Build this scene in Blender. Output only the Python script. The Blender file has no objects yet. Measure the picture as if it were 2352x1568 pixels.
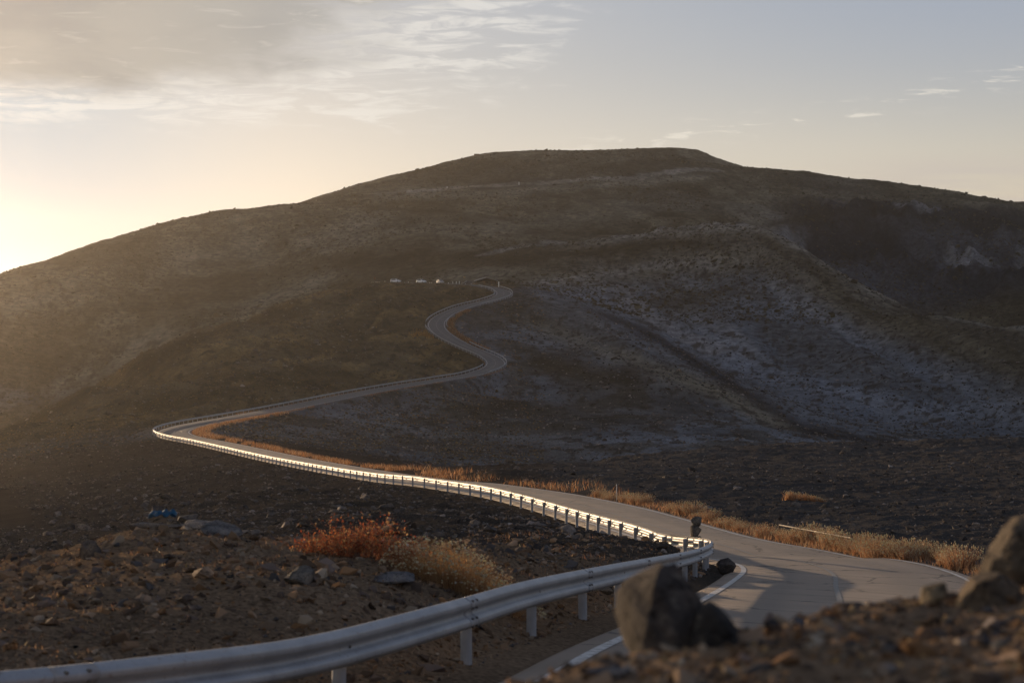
import bpy, bmesh, math, random
import numpy as np

# ------------------------------------------------------------------ camera, sky, sun, exposure
scn = bpy.context.scene
COL = scn.collection
W0, F, CX, HY = 2352.0, 4573.0, 1176.0, 625.0      # picture width, focal length, centre and horizon row used to survey the photo
cam_d = bpy.data.cameras.new("camera")
cam = bpy.data.objects.new("camera", cam_d)
COL.objects.link(cam)
cam.location = (0, 0, 0)
cam.rotation_euler = (math.radians(90), 0, 0)
cam_d.sensor_width = 36.0
cam_d.lens = 70.0
cam_d.shift_y = -(784.0 - HY) / W0
cam_d.clip_start = 0.5
cam_d.clip_end = 20000
cam_d.dof.use_dof = True
cam_d.dof.focus_distance = 170.0
cam_d.dof.aperture_fstop = 3.2
scn.camera = cam

SUN_EL, SUN_AZ = math.radians(3.1), math.radians(-30.0)     # azimuth from +Y, negative = to the left
world = bpy.data.worlds.new("World")
scn.world = world
world.use_nodes = True
sun_d = bpy.data.lights.new("sun", 'SUN')
sun_d.energy = 5.0
sun_d.angle = math.radians(0.53)
sun_d.color = (1.0, 0.70, 0.42)
sun = bpy.data.objects.new("sun", sun_d)
COL.objects.link(sun)
sun.rotation_euler = (math.radians(90) - SUN_EL, 0, 0)
from mathutils import Vector, Matrix, Euler
sdir = Vector((math.sin(SUN_AZ) * math.cos(SUN_EL), math.cos(SUN_AZ) * math.cos(SUN_EL), math.sin(SUN_EL)))
sun.rotation_euler = (-sdir).to_track_quat('-Z', 'Y').to_euler()
scn.view_settings.view_transform = 'Standard'
scn.view_settings.look = 'None'
scn.view_settings.exposure = 0.2
scn.view_settings.gamma = 1.0
scn.cycles.max_bounces = 6
scn.cycles.diffuse_bounces = 2
scn.cycles.volume_bounces = 0


class NT:
    """small helper to wire node trees"""
    def __init__(self, tree):
        self.t = tree
        tree.nodes.clear()

    def n(self, kind, **kw):
        nd = self.t.nodes.new(kind)
        for k, v in kw.items():
            if k.startswith('i_'):
                key = k[2:]
                nd.inputs[int(key) if key.isdigit() else key.replace('_', ' ')].default_value = v
            else:
                setattr(nd, k, v)
        return nd

    def l(self, a, b):
        self.t.links.new(a, b)

    def math(self, op, a, b=None, c=None, clamp=False):
        m = self.n('ShaderNodeMath', operation=op, use_clamp=clamp)
        for i, v in enumerate((a, b, c)):
            if v is None:
                continue
            if isinstance(v, (int, float)):
                m.inputs[i].default_value = v
            else:
                self.l(v, m.inputs[i])
        return m.outputs[0]

    def mix(self, fac, a, b, blend='MIX'):
        m = self.n('ShaderNodeMix', data_type='RGBA', blend_type=blend)
        for i, v in ((0, fac), (6, a), (7, b)):
            if isinstance(v, (int, float)):
                m.inputs[i].default_value = v
            elif isinstance(v, tuple):
                m.inputs[i].default_value = v if len(v) == 4 else v + (1,)
            else:
                self.l(v, m.inputs[i])
        return m.outputs[2]

    def noise(self, vec, scale, detail=4, rough=0.55, dist=0.0):
        nd = self.n('ShaderNodeTexNoise', i_Scale=scale, i_Detail=detail, i_Roughness=rough, i_Distortion=dist)
        if vec is not None:
            self.l(vec, nd.inputs['Vector'])
        return nd.outputs['Fac']

    def ramp(self, fac, stops, interp='LINEAR'):
        r = self.n('ShaderNodeValToRGB')
        r.color_ramp.interpolation = interp
        el = r.color_ramp.elements
        while len(el) < len(stops):
            el.new(0.5)
        for e, (p, c) in zip(el, stops):
            e.position = p
            e.color = c if len(c) == 4 else tuple(c) + (1,)
        self.l(fac, r.inputs[0])
        return r.outputs[0]

    def smooth(self, v, lo, hi):
        m = self.n('ShaderNodeMapRange', interpolation_type='SMOOTHSTEP')
        self.l(v, m.inputs[0])
        m.inputs[1].default_value = lo
        m.inputs[2].default_value = hi
        return m.outputs[0]


def build_sky():
    """Nishita sky behind a high veil of evening cloud; everything is a function of the direction only"""
    k = NT(world.node_tree)
    tc = k.n('ShaderNodeTexCoord')
    sky = k.n('ShaderNodeTexSky', sky_type='NISHITA', sun_disc=False)
    sky.sun_elevation = SUN_EL
    sky.sun_rotation = SUN_AZ
    sky.altitude = 1700
    sky.air_density = 1.0
    sky.dust_density = 0.7
    sky.ozone_density = 1.5
    sp = k.n('ShaderNodeSeparateXYZ')
    k.l(tc.outputs['Generated'], sp.inputs[0])
    az = k.math('MULTIPLY', k.math('ARCTAN2', sp.outputs[0], sp.outputs[1]), 57.2958)
    el = k.math('MULTIPLY', k.math('ARCSINE', sp.outputs[2]), 57.2958)
    c = k.mix(1.0, sky.outputs[0], (.15, .122, .138), 'MULTIPLY')
    hs = k.n('ShaderNodeHueSaturation', i_Saturation=0.62)
    k.l(c, hs.inputs['Color'])
    # soft shoulder: bright sky close to the sun rolls off
    s3 = k.n('ShaderNodeSeparateColor')
    k.l(hs.outputs[0], s3.inputs[0])
    ch = []
    for i, mx in enumerate((1.05, 1.02, .99)):
        e = k.math('EXPONENT', k.math('MULTIPLY', s3.outputs[i], -1.45))
        ch.append(k.math('MULTIPLY', k.math('SUBTRACT', 1.0, e), mx))
    cc = k.n('ShaderNodeCombineColor')
    for i in range(3):
        k.l(ch[i], cc.inputs[i])
    c = cc.outputs[0]

    def vec(sa, se, oz=0.0):
        v = k.n('ShaderNodeCombineXYZ')
        k.l(k.math('MULTIPLY', az, sa), v.inputs[0])
        k.l(k.math('MULTIPLY', el, se), v.inputs[1])
        v.inputs[2].default_value = oz
        return v.outputs[0]
    # grey-blue veil towards the upper right
    vr = k.math('MULTIPLY', k.smooth(az, -7, 15), k.smooth(el, 3.0, 9.5))
    c = k.mix(k.math('MULTIPLY', vr, .92), c, (.300, .345, .425))
    # pale core left of the frame where the sun washes everything out
    core = k.math('MULTIPLY', k.smooth(k.math('MULTIPLY', az, -1.0), 5.5, 15), k.math('MULTIPLY', k.smooth(el, -.5, 1.5), k.math('SUBTRACT', 1.0, k.smooth(el, 4.5, 7))))
    c = k.mix(k.math('MULTIPLY', core, .85), c, (.36, .45, .52))
    # big altocumulus sheet, upper left, running on overhead
    n1 = k.noise(vec(.22, .60, 1.3), 1.0, 5, .55, .3)
    n2 = k.noise(vec(.60, 3.6, 4.1), 1.0, 7, .62, .6)
    b1 = k.math('DIVIDE', k.math('SUBTRACT', el, 5.05), 0.55)
    b2 = k.math('DIVIDE', k.math('SUBTRACT', k.math('MULTIPLY_ADD', el, 1.25, -12.6), az), 2.6)
    bm = k.math('MINIMUM', b1, b2)
    bm = k.math('ADD', bm, k.math('MULTIPLY_ADD', n1, 3.0, -1.5))
    right = k.smooth(az, -9, -3)
    bm = k.math('ADD', bm, k.math('MULTIPLY', k.math('MULTIPLY_ADD', n2, 3.2, -1.6), k.math('MULTIPLY_ADD', right, .8, .35)))
    cm = k.smooth(bm, -.7, 1.1)
    body = k.mix(k.smooth(n1, .36, .64), (.36, .335, .29), (.28, .265, .24))
    body = k.mix(k.smooth(az, -12, -1), body, (.36, .355, .345))
    wisps = k.math('MULTIPLY', k.smooth(n2, .55, .74), k.math('MULTIPLY_ADD', right, .5, .28))
    body = k.mix(wisps, body, (.72, .68, .60))
    c = k.mix(k.math('MULTIPLY', cm, .80), c, body)
    # bright ragged lower fringe of the sheet
    fr = k.math('MULTIPLY', k.smooth(bm, -2.2, -.4), k.math('SUBTRACT', 1.0, k.smooth(bm, -.2, .9)))
    c = k.mix(k.math('MULTIPLY', k.math('MULTIPLY', fr, k.smooth(n2, .42, .62)), .5), c, (.80, .77, .71))
    # small cream streaks low in the right half
    ln = k.math('ADD', k.math('MULTIPLY_ADD', az, .115, 3.35), k.math('MULTIPLY', k.smooth(az, 9, 15), .55))
    d = k.math('DIVIDE', k.math('SUBTRACT', el, ln), .34)
    g = k.math('EXPONENT', k.math('MULTIPLY', k.math('MULTIPLY', d, d), -1.0))
    n3 = k.noise(vec(.85, 5.0, 7.7), 1.0, 6, .6, .5)
    st = k.math('MULTIPLY', k.math('MULTIPLY', g, k.smooth(az, 0, 4)), k.smooth(n3, .53, .70))
    c = k.mix(k.math('MULTIPLY', st, .6), c, (.80, .745, .65))
    # dull band above the right-hand horizon
    bd = k.math('MULTIPLY', k.smooth(az, 6, 13), k.math('MULTIPLY', k.smooth(el, 1.2, 2.0), k.math('SUBTRACT', 1.0, k.smooth(el, 2.7, 3.5))))
    n4 = k.noise(vec(.2, 2.6, 2.2), 1.0, 4, .5)
    c = k.mix(k.math('MULTIPLY', k.math('MULTIPLY', bd, k.smooth(n4, .35, .6)), .7), c, (.52, .465, .42))
    # unseen glow added overhead and behind, tinted by side, to fill the shade
    over = k.smooth(el, 11, 34)
    side = k.smooth(sp.outputs[0], -.85, .75)
    sky_fill = k.mix(side, (.215, .224, .258), (.090, .132, .225))
    c = k.mix(over, c, sky_fill)
    bg = k.n('ShaderNodeBackground', i_Strength=SKY_GAIN)
    k.l(c, bg.inputs[0])
    out = k.n('ShaderNodeOutputWorld')
    k.l(bg.outputs[0], out.inputs[0])


SKY_GAIN = 1.0
build_sky()
# ------------------------------------------------------------------ helpers
def P(x, y, D):
    return np.array([(x - CX) / F * D, D, (HY - y) / F * D])


def hash2(ix, iy, s):
    h = (ix.astype(np.int64) * 374761393 + iy.astype(np.int64) * 668265263 + s * 974634541) & 0xFFFFFFFF
    h = ((h ^ (h >> 13)) * 1274126177) & 0xFFFFFFFF
    h = (h ^ (h >> 16)) & 0xFFFFFFFF
    return h / 4294967295.0


def vnoise(x, y, s=0):
    ix, iy = np.floor(x), np.floor(y)
    fx, fy = x - ix, y - iy
    fx = fx * fx * fx * (fx * (fx * 6 - 15) + 10)
    fy = fy * fy * fy * (fy * (fy * 6 - 15) + 10)
    a, b = hash2(ix, iy, s), hash2(ix + 1, iy, s)
    c, d = hash2(ix, iy + 1, s), hash2(ix + 1, iy + 1, s)
    return (a + (b - a) * fx) * (1 - fy) + (c + (d - c) * fx) * fy


def fbm(x, y, s=0, octv=4, gain=0.5):
    t, a, n = 0.0, 1.0, 0.0
    for i in range(octv):
        t = t + a * vnoise(x * 2 ** i + 13.7 * i, y * 2 ** i - 7.3 * i, s + i)
        n += a
        a *= gain
    return t / n          # 0..1


def ridged(x, y, s=0, octv=4):
    t, a, n = 0.0, 1.0, 0.0
    for i in range(octv):
        t = t + a * (1 - np.abs(2 * vnoise(x * 2 ** i + 3.1 * i, y * 2 ** i + 9.2 * i, s + i) - 1))
        n += a
        a *= 0.5
    return t / n


def sstep(a, b, x):
    t = np.clip((x - a) / (b - a), 0, 1)
    return t * t * (3 - 2 * t)


def crom(pts, ds):
    """Catmull-Rom through pts, resampled; ds(point) gives the step in metres"""
    p = np.array(pts, float)
    p = np.vstack([2 * p[0] - p[1], p, 2 * p[-1] - p[-2]])
    dense = []
    for i in range(1, len(p) - 2):
        p0, p1, p2, p3 = p[i - 1], p[i], p[i + 1], p[i + 2]
        t0 = 0.0
        t1 = t0 + max(np.linalg.norm(p1 - p0), 1e-6) ** 0.5
        t2 = t1 + max(np.linalg.norm(p2 - p1), 1e-6) ** 0.5
        t3 = t2 + max(np.linalg.norm(p3 - p2), 1e-6) ** 0.5
        for t in np.linspace(t1, t2, 60, endpoint=False):
            a1 = (t1 - t) / (t1 - t0) * p0 + (t - t0) / (t1 - t0) * p1
            a2 = (t2 - t) / (t2 - t1) * p1 + (t - t1) / (t2 - t1) * p2
            a3 = (t3 - t) / (t3 - t2) * p2 + (t - t2) / (t3 - t2) * p3
            b1 = (t2 - t) / (t2 - t0) * a1 + (t - t0) / (t2 - t0) * a2
            b2 = (t3 - t) / (t3 - t1) * a2 + (t - t1) / (t3 - t1) * a3
            dense.append((t2 - t) / (t2 - t1) * b1 + (t - t1) / (t2 - t1) * b2)
    dense.append(p[-2])
    dense = np.array(dense)
    s = np.concatenate([[0], np.cumsum(np.linalg.norm(np.diff(dense, axis=0), axis=1))])
    out, cur = [], 0.0
    while cur < s[-1]:
        q = np.array([np.interp(cur, s, dense[:, j]) for j in range(3)])
        out.append(q)
        cur += ds(q)
    out.append(dense[-1])
    return np.array(out)


def smooth_path(p, n, w=(1, 2, 1)):
    p = p.copy()
    for _ in range(n):
        p[1:-1] = (p[:-2] + 2 * p[1:-1] + p[2:]) / 4
    return p


def normals2(p):
    t = np.gradient(p[:, :2], axis=0)
    t /= np.linalg.norm(t, axis=1)[:, None] + 1e-9
    return t, np.stack([t[:, 1], -t[:, 0]], 1)      # tangent, right-hand normal


# ------------------------------------------------------------------ the road, surveyed along its left guardrail (top of rail)
RAIL_TOP = 0.76
RAIL = [(-3000, 1720, 11.4), (-1900, 1640, 12.0), (-900, 1590, 12.6), (-350, 1562, 13.2), (0, 1542, 13.9), (400, 1500, 15.2), (700, 1462, 17.5), (1000, 1389, 20.5), (1200, 1335, 25),
        (1400, 1296, 32), (1510, 1277, 40), (1600, 1260, 52.5), (1632, 1246, 59), (1622, 1236, 63.3), (1580, 1231, 65.5), (1520, 1226, 67.5),
        (1488, 1214, 71), (1440, 1199, 76), (1400, 1189, 82), (1300, 1163, 98), (1200, 1135, 113), (1100, 1113, 130), (1000, 1099, 145),
        (950, 1092, 152), (880, 1087, 165), (800, 1077, 185), (700, 1061, 215), (600, 1043, 250), (500, 1021, 290), (430, 1006, 320), (380, 997, 338),
        (353, 988, 352), (357, 979, 366), (405, 966, 388), (500, 950, 416), (600, 933, 442), (700, 914, 470), (800, 895, 500), (900, 878, 530),
        (1000, 863, 558), (1065, 852, 580), (1105, 838, 594), (1114, 827, 604), (1103, 815, 612), (1060, 797, 626), (1005, 770, 645), (977, 746, 663),
        (986, 726, 681), (1040, 701, 708), (1100, 686, 733), (1136, 673, 752), (1130, 661, 766), (1095, 652, 776), (1040, 647.5, 783), (950, 645, 788), (860, 644, 792)]
rail_pts = np.array([P(*r) for r in RAIL])
rail_pts[:, 2] -= RAIL_TOP                                  # down to the ground
def step_of(q):
    return min(max(0.012 * q[1], 0.4), 2.5)
LEFT = smooth_path(crom(rail_pts, step_of), 3)
tt, rr = normals2(LEFT)
OFF_C, HALF = 3.62, 2.95                                    # rail to road centre, half width of the asphalt
ROAD = LEFT.copy()
ROAD[:, :2] += rr * OFF_C
BANK = 0.045 * (1 - sstep(72, 110, LEFT[:, 1]))            # the near bend falls away to its outside
ROAD[:, 2] -= BANK * OFF_C
ROAD = smooth_path(ROAD, 4)
def widen(y):
    """extra asphalt on the outside of the near bend"""
    return 1.35 * (1 - sstep(62, 88, y)) * sstep(22, 38, y)
EDGE_R = LEFT.copy()
EDGE_R[:, :2] += rr * (OFF_C + HALF + widen(LEFT[:, 1]))[:, None]
EDGE_R[:, 2] -= BANK * (OFF_C + HALF)

# ------------------------------------------------------------------ terrain control lines: (x, y, depth); y is the surveyed row
C = []
def line(*pts):
    C.extend(P(*p) for p in pts)
def lineZ(*pts):                                            # (x, z, depth)
    C.extend(np.array([(x - CX) / F * D, D, z]) for x, z, D in pts)
# viewpoint mound
lineZ((-4000, -1.9, 3), (-1500, -1.8, 3), (0, -1.62, 3), (1176, -1.5, 3), (2400, -1.42, 3), (4000, -1.3, 3), (7000, -1.2, 3))
lineZ((-3000, -2.6, 5), (0, -1.95, 5), (700, -1.66, 5), (1176, -1.50, 5), (1700, -1.32, 5), (2352, -1.1, 5), (3500, -0.8, 5), (6000, -0.4, 5))
line((1300, 1540, 6.3), (1500, 1500, 6.4), (1700, 1462, 6.8), (1900, 1408, 7.4), (2050, 1392, 7.8), (2200, 1392, 8.2), (2352, 1350, 8.4), (2700, 1230, 8.6), (3500, 1080, 9))
line((2200, 1480, 6.6), (2352, 1440, 6.6), (1900, 1500, 6.0), (2050, 1480, 6.4))
# left roadside patch
line((0, 1500, 18.3), (0, 1400, 21.5), (0, 1312, 27), (170, 1274, 28), (120, 1305, 32), (220, 1275, 33), (280, 1224, 29), (400, 1214, 30), (560, 1242, 30), (700, 1247, 31), (900, 1252, 33),
     (1100, 1264, 36), (1250, 1278, 42), (-400, 1400, 25), (-900, 1500, 22))
line((400, 1450, 20), (400, 1300, 25), (800, 1380, 23), (800, 1300, 27), (1000, 1330, 27), (1200, 1318, 31), (1400, 1278, 44), (1500, 1262, 52), (1560, 1254, 57), (1350, 1290, 38))
lineZ((-300, -9.3, 60), (0, -8.4, 52), (200, -8.6, 52), (400, -8.6, 55), (600, -8.3, 55), (800, -7.9, 52), (1000, -7.5, 52), (1150, -7.4, 52))
line((-300, 1300, 90), (0, 1250, 90), (200, 1200, 110), (400, 1200, 100), (0, 1180, 150), (-300, 1220, 150), (0, 1122, 230), (200, 1103, 240), (400, 1062, 270),
     (600, 1082, 205), (700, 1122, 140), (800, 1152, 110), (900, 1182, 85), (1000, 1172, 90), (1100, 1182, 80), (1200, 1190, 76), (1300, 1210, 72), (1400, 1230, 66))
line((-300, 1190, 260), (0, 1084, 300), (200, 1034, 330), (-300, 1150, 310))
# road ridge, camera-side face and its crest
line((200, 960, 450), (100, 980, 420), (600, 850, 530), (400, 880, 520), (700, 820, 590), (850, 760, 660), (900, 820, 600))
line((840, 644, 800), (700, 686, 750), (620, 704, 710), (474, 750, 640), (316, 820, 580), (150, 908, 500), (0, 985, 430), (-300, 1120, 340), (-700, 1290, 280))
lineZ((840, -13, 900), (700, -24, 860), (474, -42, 780), (316, -56, 720), (0, -66, 560), (-400, -60, 480), (-1200, -60, 420))
lineZ((1000, -4.6, 850), (1100, -5.6, 860), (930, -6, 870))
# shoulder hill and main mountain
line((474, 738, 920), (316, 800, 900), (150, 880, 860), (0, 960, 800), (-400, 1050, 700), (700, 655, 1000), (850, 612, 1020), (1000, 590, 1030),
     (200, 700, 960), (400, 640, 1040), (600, 580, 1130), (0, 760, 900))
line((-1200, 960, 700), (-700, 830, 800), (-300, 716, 900), (0, 640, 1000), (100, 608, 1050), (200, 582, 1100), (300, 540, 1150), (400, 511, 1200), (480, 488, 1230), (560, 478, 1270), (650, 468, 1310), (720, 465, 1340))
lineZ((-1200, -110, 1000), (-700, -90, 1100), (-300, -60, 1250), (0, -25, 1350), (200, -12, 1450), (400, 8, 1550), (560, 20, 1650), (650, 30, 1650))
line((1000, 540, 1100), (1000, 500, 1210), (850, 520, 1180), (850, 470, 1290), (1200, 560, 1110), (1200, 500, 1230), (1200, 450, 1340))
line((880, 446, 1360), (1000, 438, 1385), (1200, 425, 1410), (1450, 408, 1450), (1600, 393, 1490))
line((800, 436, 1420), (860, 415, 1470), (920, 400, 1510), (1000, 381, 1560), (1060, 364, 1610), (1100, 357, 1640), (1180, 356, 1660), (1300, 351, 1690), (1400, 346, 1710), (1480, 340, 1720), (1560, 337, 1720), (1590, 338, 1715), (1608, 341.5, 1710), (1625, 353, 1700), (1645, 367, 1680))
lineZ((800, 30, 1800), (1000, 55, 1900), (1300, 70, 2000), (1560, 75, 2000))
line((1660, 378, 1640), (1672, 381.5, 1600), (1685, 382, 1600), (1700, 383, 1600), (1800, 388, 1600), (1900, 400, 1590), (2000, 412, 1570), (2100, 425, 1540), (2160, 434, 1520), (2200, 446, 1500), (2262, 464, 1470))
line((2300, 466.5, 1900), (2352, 465, 1950), (2700, 470, 2000), (3300, 520, 1900))
lineZ((1700, 60, 1950), (1900, 50, 1950), (2100, 38, 1800), (2250, 35, 1700), (2600, 20, 2400), (3300, 0, 2400))
line((1450, 450, 1360), (1450, 500, 1240), (1600, 440, 1420), (1600, 490, 1270), (1750, 430, 1480), (1750, 490, 1300), (1900, 440, 1500), (2050, 455, 1480))
# right-hand hill: crest, hidden back, face
line((1130, 582, 1010), (1300, 557, 1030), (1450, 549, 1040), (1600, 543, 1040), (1690, 531, 1025), (1745, 530, 1000), (1870, 580, 930), (2000, 663, 860), (2150, 714, 790), (2352, 745, 730), (2800, 820, 650))
line((1500, 547, 1040), (1650, 538, 1035), (1715, 529, 1012), (1780, 541, 980), (1830, 558, 955), (1935, 622, 895))
lineZ((1690, 6, 1120), (1450, 14, 1110), (1300, 11, 1090), (1600, 19, 1120), (1740, -10, 1120), (1870, -40, 1080), (2000, -60, 1040), (2150, -75, 1000), (2352, -80, 950), (2800, -90, 850))
line((1450, 537, 1180), (1300, 548, 1150), (1600, 517, 1200))
# crater wall
line((1760, 514, 1290), (1880, 491, 1370), (2000, 476, 1420), (2150, 458, 1450), (1830, 560, 1240), (1900, 590, 1240), (2000, 600, 1240), (2100, 690, 1170), (2100, 560, 1300), (2250, 620, 1230), (2300, 560, 1330), (2352, 740, 1100), (2500, 600, 1250), (2900, 650, 1250))
# face of the right hill down to the gully
line((1300, 620, 900), (1450, 620, 920), (1600, 640, 900), (1800, 700, 840), (2000, 770, 770), (2200, 830, 700), (2352, 870, 660), (1500, 690, 840), (1700, 780, 760), (1900, 860, 700), (2100, 920, 650), (2700, 900, 600))
line((1215, 656, 830), (1330, 682, 810), (1430, 718, 790), (1500, 748, 775), (1600, 806, 745), (1700, 862, 710), (1800, 908, 670), (2000, 962, 620), (2352, 1000, 570), (2800, 1030, 520))
# near spur crest and face
line((1200, 655, 792), (1260, 672, 775), (1330, 692, 750), (1430, 737, 705), (1520, 784, 660), (1640, 872, 600), (1760, 958, 545), (1850, 995, 505))
line((1240, 790, 650), (1300, 760, 690), (1240, 880, 580), (1400, 850, 600), (1400, 950, 510), (1400, 1040, 410), (1100, 905, 555), (1100, 1000, 440), (1100, 1050, 370), (900, 940, 490), (900, 1020, 390),
     (700, 962, 425), (700, 1020, 340), (1700, 965, 490), (1700, 1022, 410), (1550, 880, 570))
# lava field to the right of the road and the dip behind it
line((1400, 1066, 205), (1640, 1056, 222), (2000, 1042, 235), (2352, 1036, 240))
lineZ((1400, -25.5, 258), (1640, -27.5, 283), (2000, -29.5, 303), (2352, -30.5, 313), (1200, -22.5, 222))
line((1060, 1079, 168), (1200, 1066, 205), (1400, 1051, 240), (1640, 1034, 265), (2000, 1027, 285), (2352, 1024, 295), (2900, 1000, 300))
lineZ((1060, -27, 240), (1200, -31, 270), (1400, -36, 310), (1640, -40, 340), (2000, -44, 370), (2352, -46, 390), (2900, -46, 390))
line((1400, 1098, 140), (1700, 1150, 115), (2000, 1150, 120), (2352, 1190, 97), (2352, 1100, 150), (2000, 1080, 180), (1700, 1085, 175), (2352, 1270, 72), (2600, 1300, 66), (3000, 1300, 70))
lineZ((-3000, -40, 600), (-3000, -20, 150), (-2500, -8, 40), (5000, -8, 60), (6000, -10, 150), (5000, -40, 500), (5000, -40, 1200), (4000, 0, 2200), (-3000, -100, 1500), (-2000, -100, 3000), (1000, 0, 3200), (3000, -20, 3200), (7000, -50, 3000))
# the road bed itself is a set of control points too
s = 0.0
for i in range(0, len(ROAD)):
    if i % 6 == 0:
        C.append(LEFT[i] + [0, 0, -0.05])
        if i % 12 == 0:
            C.append(EDGE_R[i])
C = np.array(C)

# spline interpolation in (bearing, log depth)
cu, cw = C[:, 0] / C[:, 1], np.log(C[:, 1])
cv = C[:, 2] / (C[:, 1] + 15.0)
def tps_k(r2):
    return -(r2 + 1e-8) ** 0.70
n = len(C)
SU = 1.15
K = tps_k((SU * (cu[:, None] - cu[None])) ** 2 + (cw[:, None] - cw[None]) ** 2) + np.eye(n) * 2e-7
Q = np.stack([np.ones(n), SU * cu, cw], 1)
A = np.block([[K, Q], [Q.T, np.zeros((3, 3))]])
sol = np.linalg.solve(A, np.concatenate([cv, np.zeros(3)]))

def xs_cols():
    inner = np.arange(-140, 2500, 3.0)
    left, right = [-140.0], [2499.0]
    st = 4.0
    while left[-1] > -6500:
        st *= 1.045
        left.append(left[-1] - st)
    st = 4.0
    while right[-1] < 8500:
        st *= 1.045
        right.append(right[-1] + st)
    return np.concatenate([np.array(left[:0:-1]), inner, np.array(right[1:])])
XS = xs_cols()
US = (XS - CX) / F
LW = np.concatenate([np.arange(math.log(2.6), math.log(40), 0.009), np.arange(math.log(40), math.log(2000), 0.0036), np.arange(math.log(2000), math.log(4200), 0.03)])
cgu = np.concatenate([np.linspace(US[0], -0.36, 24)[:-1], np.linspace(-0.36, 0.36, 190), np.linspace(0.36, US[-1], 24)[1:]])
cgw = np.linspace(LW[0] - 0.02, LW[-1] + 0.02, 430)

def cubic_w(src, dst):
    """matrix that interpolates values on src (monotone) at dst, cubic Hermite"""
    m = np.zeros((len(dst), len(src)))
    i = np.clip(np.searchsorted(src, dst) - 1, 0, len(src) - 2)
    h = src[i + 1] - src[i]
    t = (dst - src[i]) / h
    h00, h10, h01, h11 = 2 * t**3 - 3 * t**2 + 1, t**3 - 2 * t**2 + t, -2 * t**3 + 3 * t**2, t**3 - t**2
    r = np.arange(len(dst))
    np.add.at(m, (r, i), h00)
    np.add.at(m, (r, i + 1), h01)
    im, ip = np.maximum(i - 1, 0), np.minimum(i + 2, len(src) - 1)
    d0 = h / (src[i + 1] - src[im])
    d1 = h / (src[ip] - src[i])
    np.add.at(m, (r, i + 1), h10 * d0)
    np.add.at(m, (r, im), -h10 * d0)
    np.add.at(m, (r, ip), h11 * d1)
    np.add.at(m, (r, i), -h11 * d1)
    return m

GV = np.empty((len(cgw), len(cgu)))
for r in range(0, len(cgw)):
    r2 = (SU * (cgu[:, None] - cu[None])) ** 2 + (cgw[r] - cw[None]) ** 2
    GV[r] = tps_k(r2) @ sol[:n] + sol[n] + sol[n + 1] * SU * cgu + sol[n + 2] * cgw[r]
V = cubic_w(cgw, LW) @ GV @ cubic_w(cgu, US).T
DD = np.exp(LW)
GX = US[None] * DD[:, None]
GY = np.repeat(DD[:, None], len(US), 1)
GZ = V * (DD[:, None] + 15.0)
NR, NC = GX.shape
PX = np.repeat(XS[None], NR, 0)

# distance to the road for every ground vertex
RD = np.full((NR, NC), 1e3)          # signed: + right of the centre
RZ = np.zeros((NR, NC))
_, rn = normals2(ROAD)
for a in range(0, len(ROAD) - 1, 12):
    seg = ROAD[a:a + 14]
    m = 22.0 if seg[0, 1] > 40 else 9.0
    y0, y1 = seg[:, 1].min() - m, seg[:, 1].max() + m
    r0, r1 = np.searchsorted(DD, [max(y0, 2.7), y1])
    if r1 <= r0:
        continue
    x0, x1 = seg[:, 0].min() - m, seg[:, 0].max() + m
    ya, yb = DD[r0], DD[min(r1, NR - 1)]
    c0, c1 = np.searchsorted(US, [min(x0 / ya, x0 / yb), max(x1 / ya, x1 / yb)])
    if c1 <= c0:
        continue
    gx, gy = GX[r0:r1, c0:c1], GY[r0:r1, c0:c1]
    best, bz = RD[r0:r1, c0:c1], RZ[r0:r1, c0:c1]
    for p, q in zip(seg[:-1], seg[1:]):
        e = q[:2] - p[:2]
        L2 = e @ e
        t = np.clip(((gx - p[0]) * e[0] + (gy - p[1]) * e[1]) / L2, 0, 1)
        dx, dy = gx - p[0] - t * e[0], gy - p[1] - t * e[1]
        d = np.hypot(dx, dy)
        sg = np.where(dx * e[1] - dy * e[0] >= 0, 1, -1)
        mk = d < np.abs(best)
        best[mk] = (d * sg)[mk]
        bz[mk] = (p[2] + t * (q[2] - p[2]))[mk]
    RD[r0:r1, c0:c1], RZ[r0:r1, c0:c1] = best, bz
RZ = RZ - 0.045 * (1 - sstep(72, 110, GY)) * np.clip(RD, -3.6, 3.6)
AD = np.where(RD > 0, RD * HALF / (HALF + widen(GY)), -RD)

# relief at every scale, quiet near the road
near_road = sstep(4.0, 10.0, AD)
nr2 = sstep(3.3, 5.0, AD)
rel = np.zeros_like(GZ)
f_near, f_mid, f_far = 1 - sstep(30, 70, GY), sstep(25, 60, GY) * (1 - sstep(300, 500, GY)), sstep(280, 480, GY)
rel += f_near * nr2 * ((fbm(GX * 1.1, GY * 1.1, 3, 5) - .55) * np.where(GY < 11, .10, .20) + (fbm(GX * 5, GY * 5, 5, 3) - .5) * np.where(GY < 11, .05, .09))
rel += f_mid * nr2 * ((fbm(GX * .16, GY * .16, 11, 4) - .5) * np.where(RD > 0, .28, .5) * near_road + (fbm(GX * .8, GY * .8, 15, 3) - .5) * 0.35)
R1 = sstep(330, 400, GY) * (1 - sstep(780, 830, GY)) * (1 - sstep(1120, 1260, PX))       # face of the road ridge: contour-parallel steps
R1 = R1 * np.where(PX > 353, sstep(-5, 5, GY - np.interp(PX, [353, 400, 500, 600, 700, 800, 900, 1000, 1065, 1114, 1300], [366, 388, 416, 442, 470, 500, 530, 558, 580, 600, 640])), 1)
R1 = R1 * np.where(GY > 596, 1 - sstep(-15, 15, PX - np.interp(GY, [604, 626, 645, 663, 681, 708, 733, 752, 790], [1130, 1090, 1035, 1005, 1015, 1070, 1130, 1165, 1200])), 1)
ca, sa = math.cos(0.14), math.sin(0.14)
e1, e2 = GX * ca - GY * sa, GX * sa + GY * ca
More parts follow.
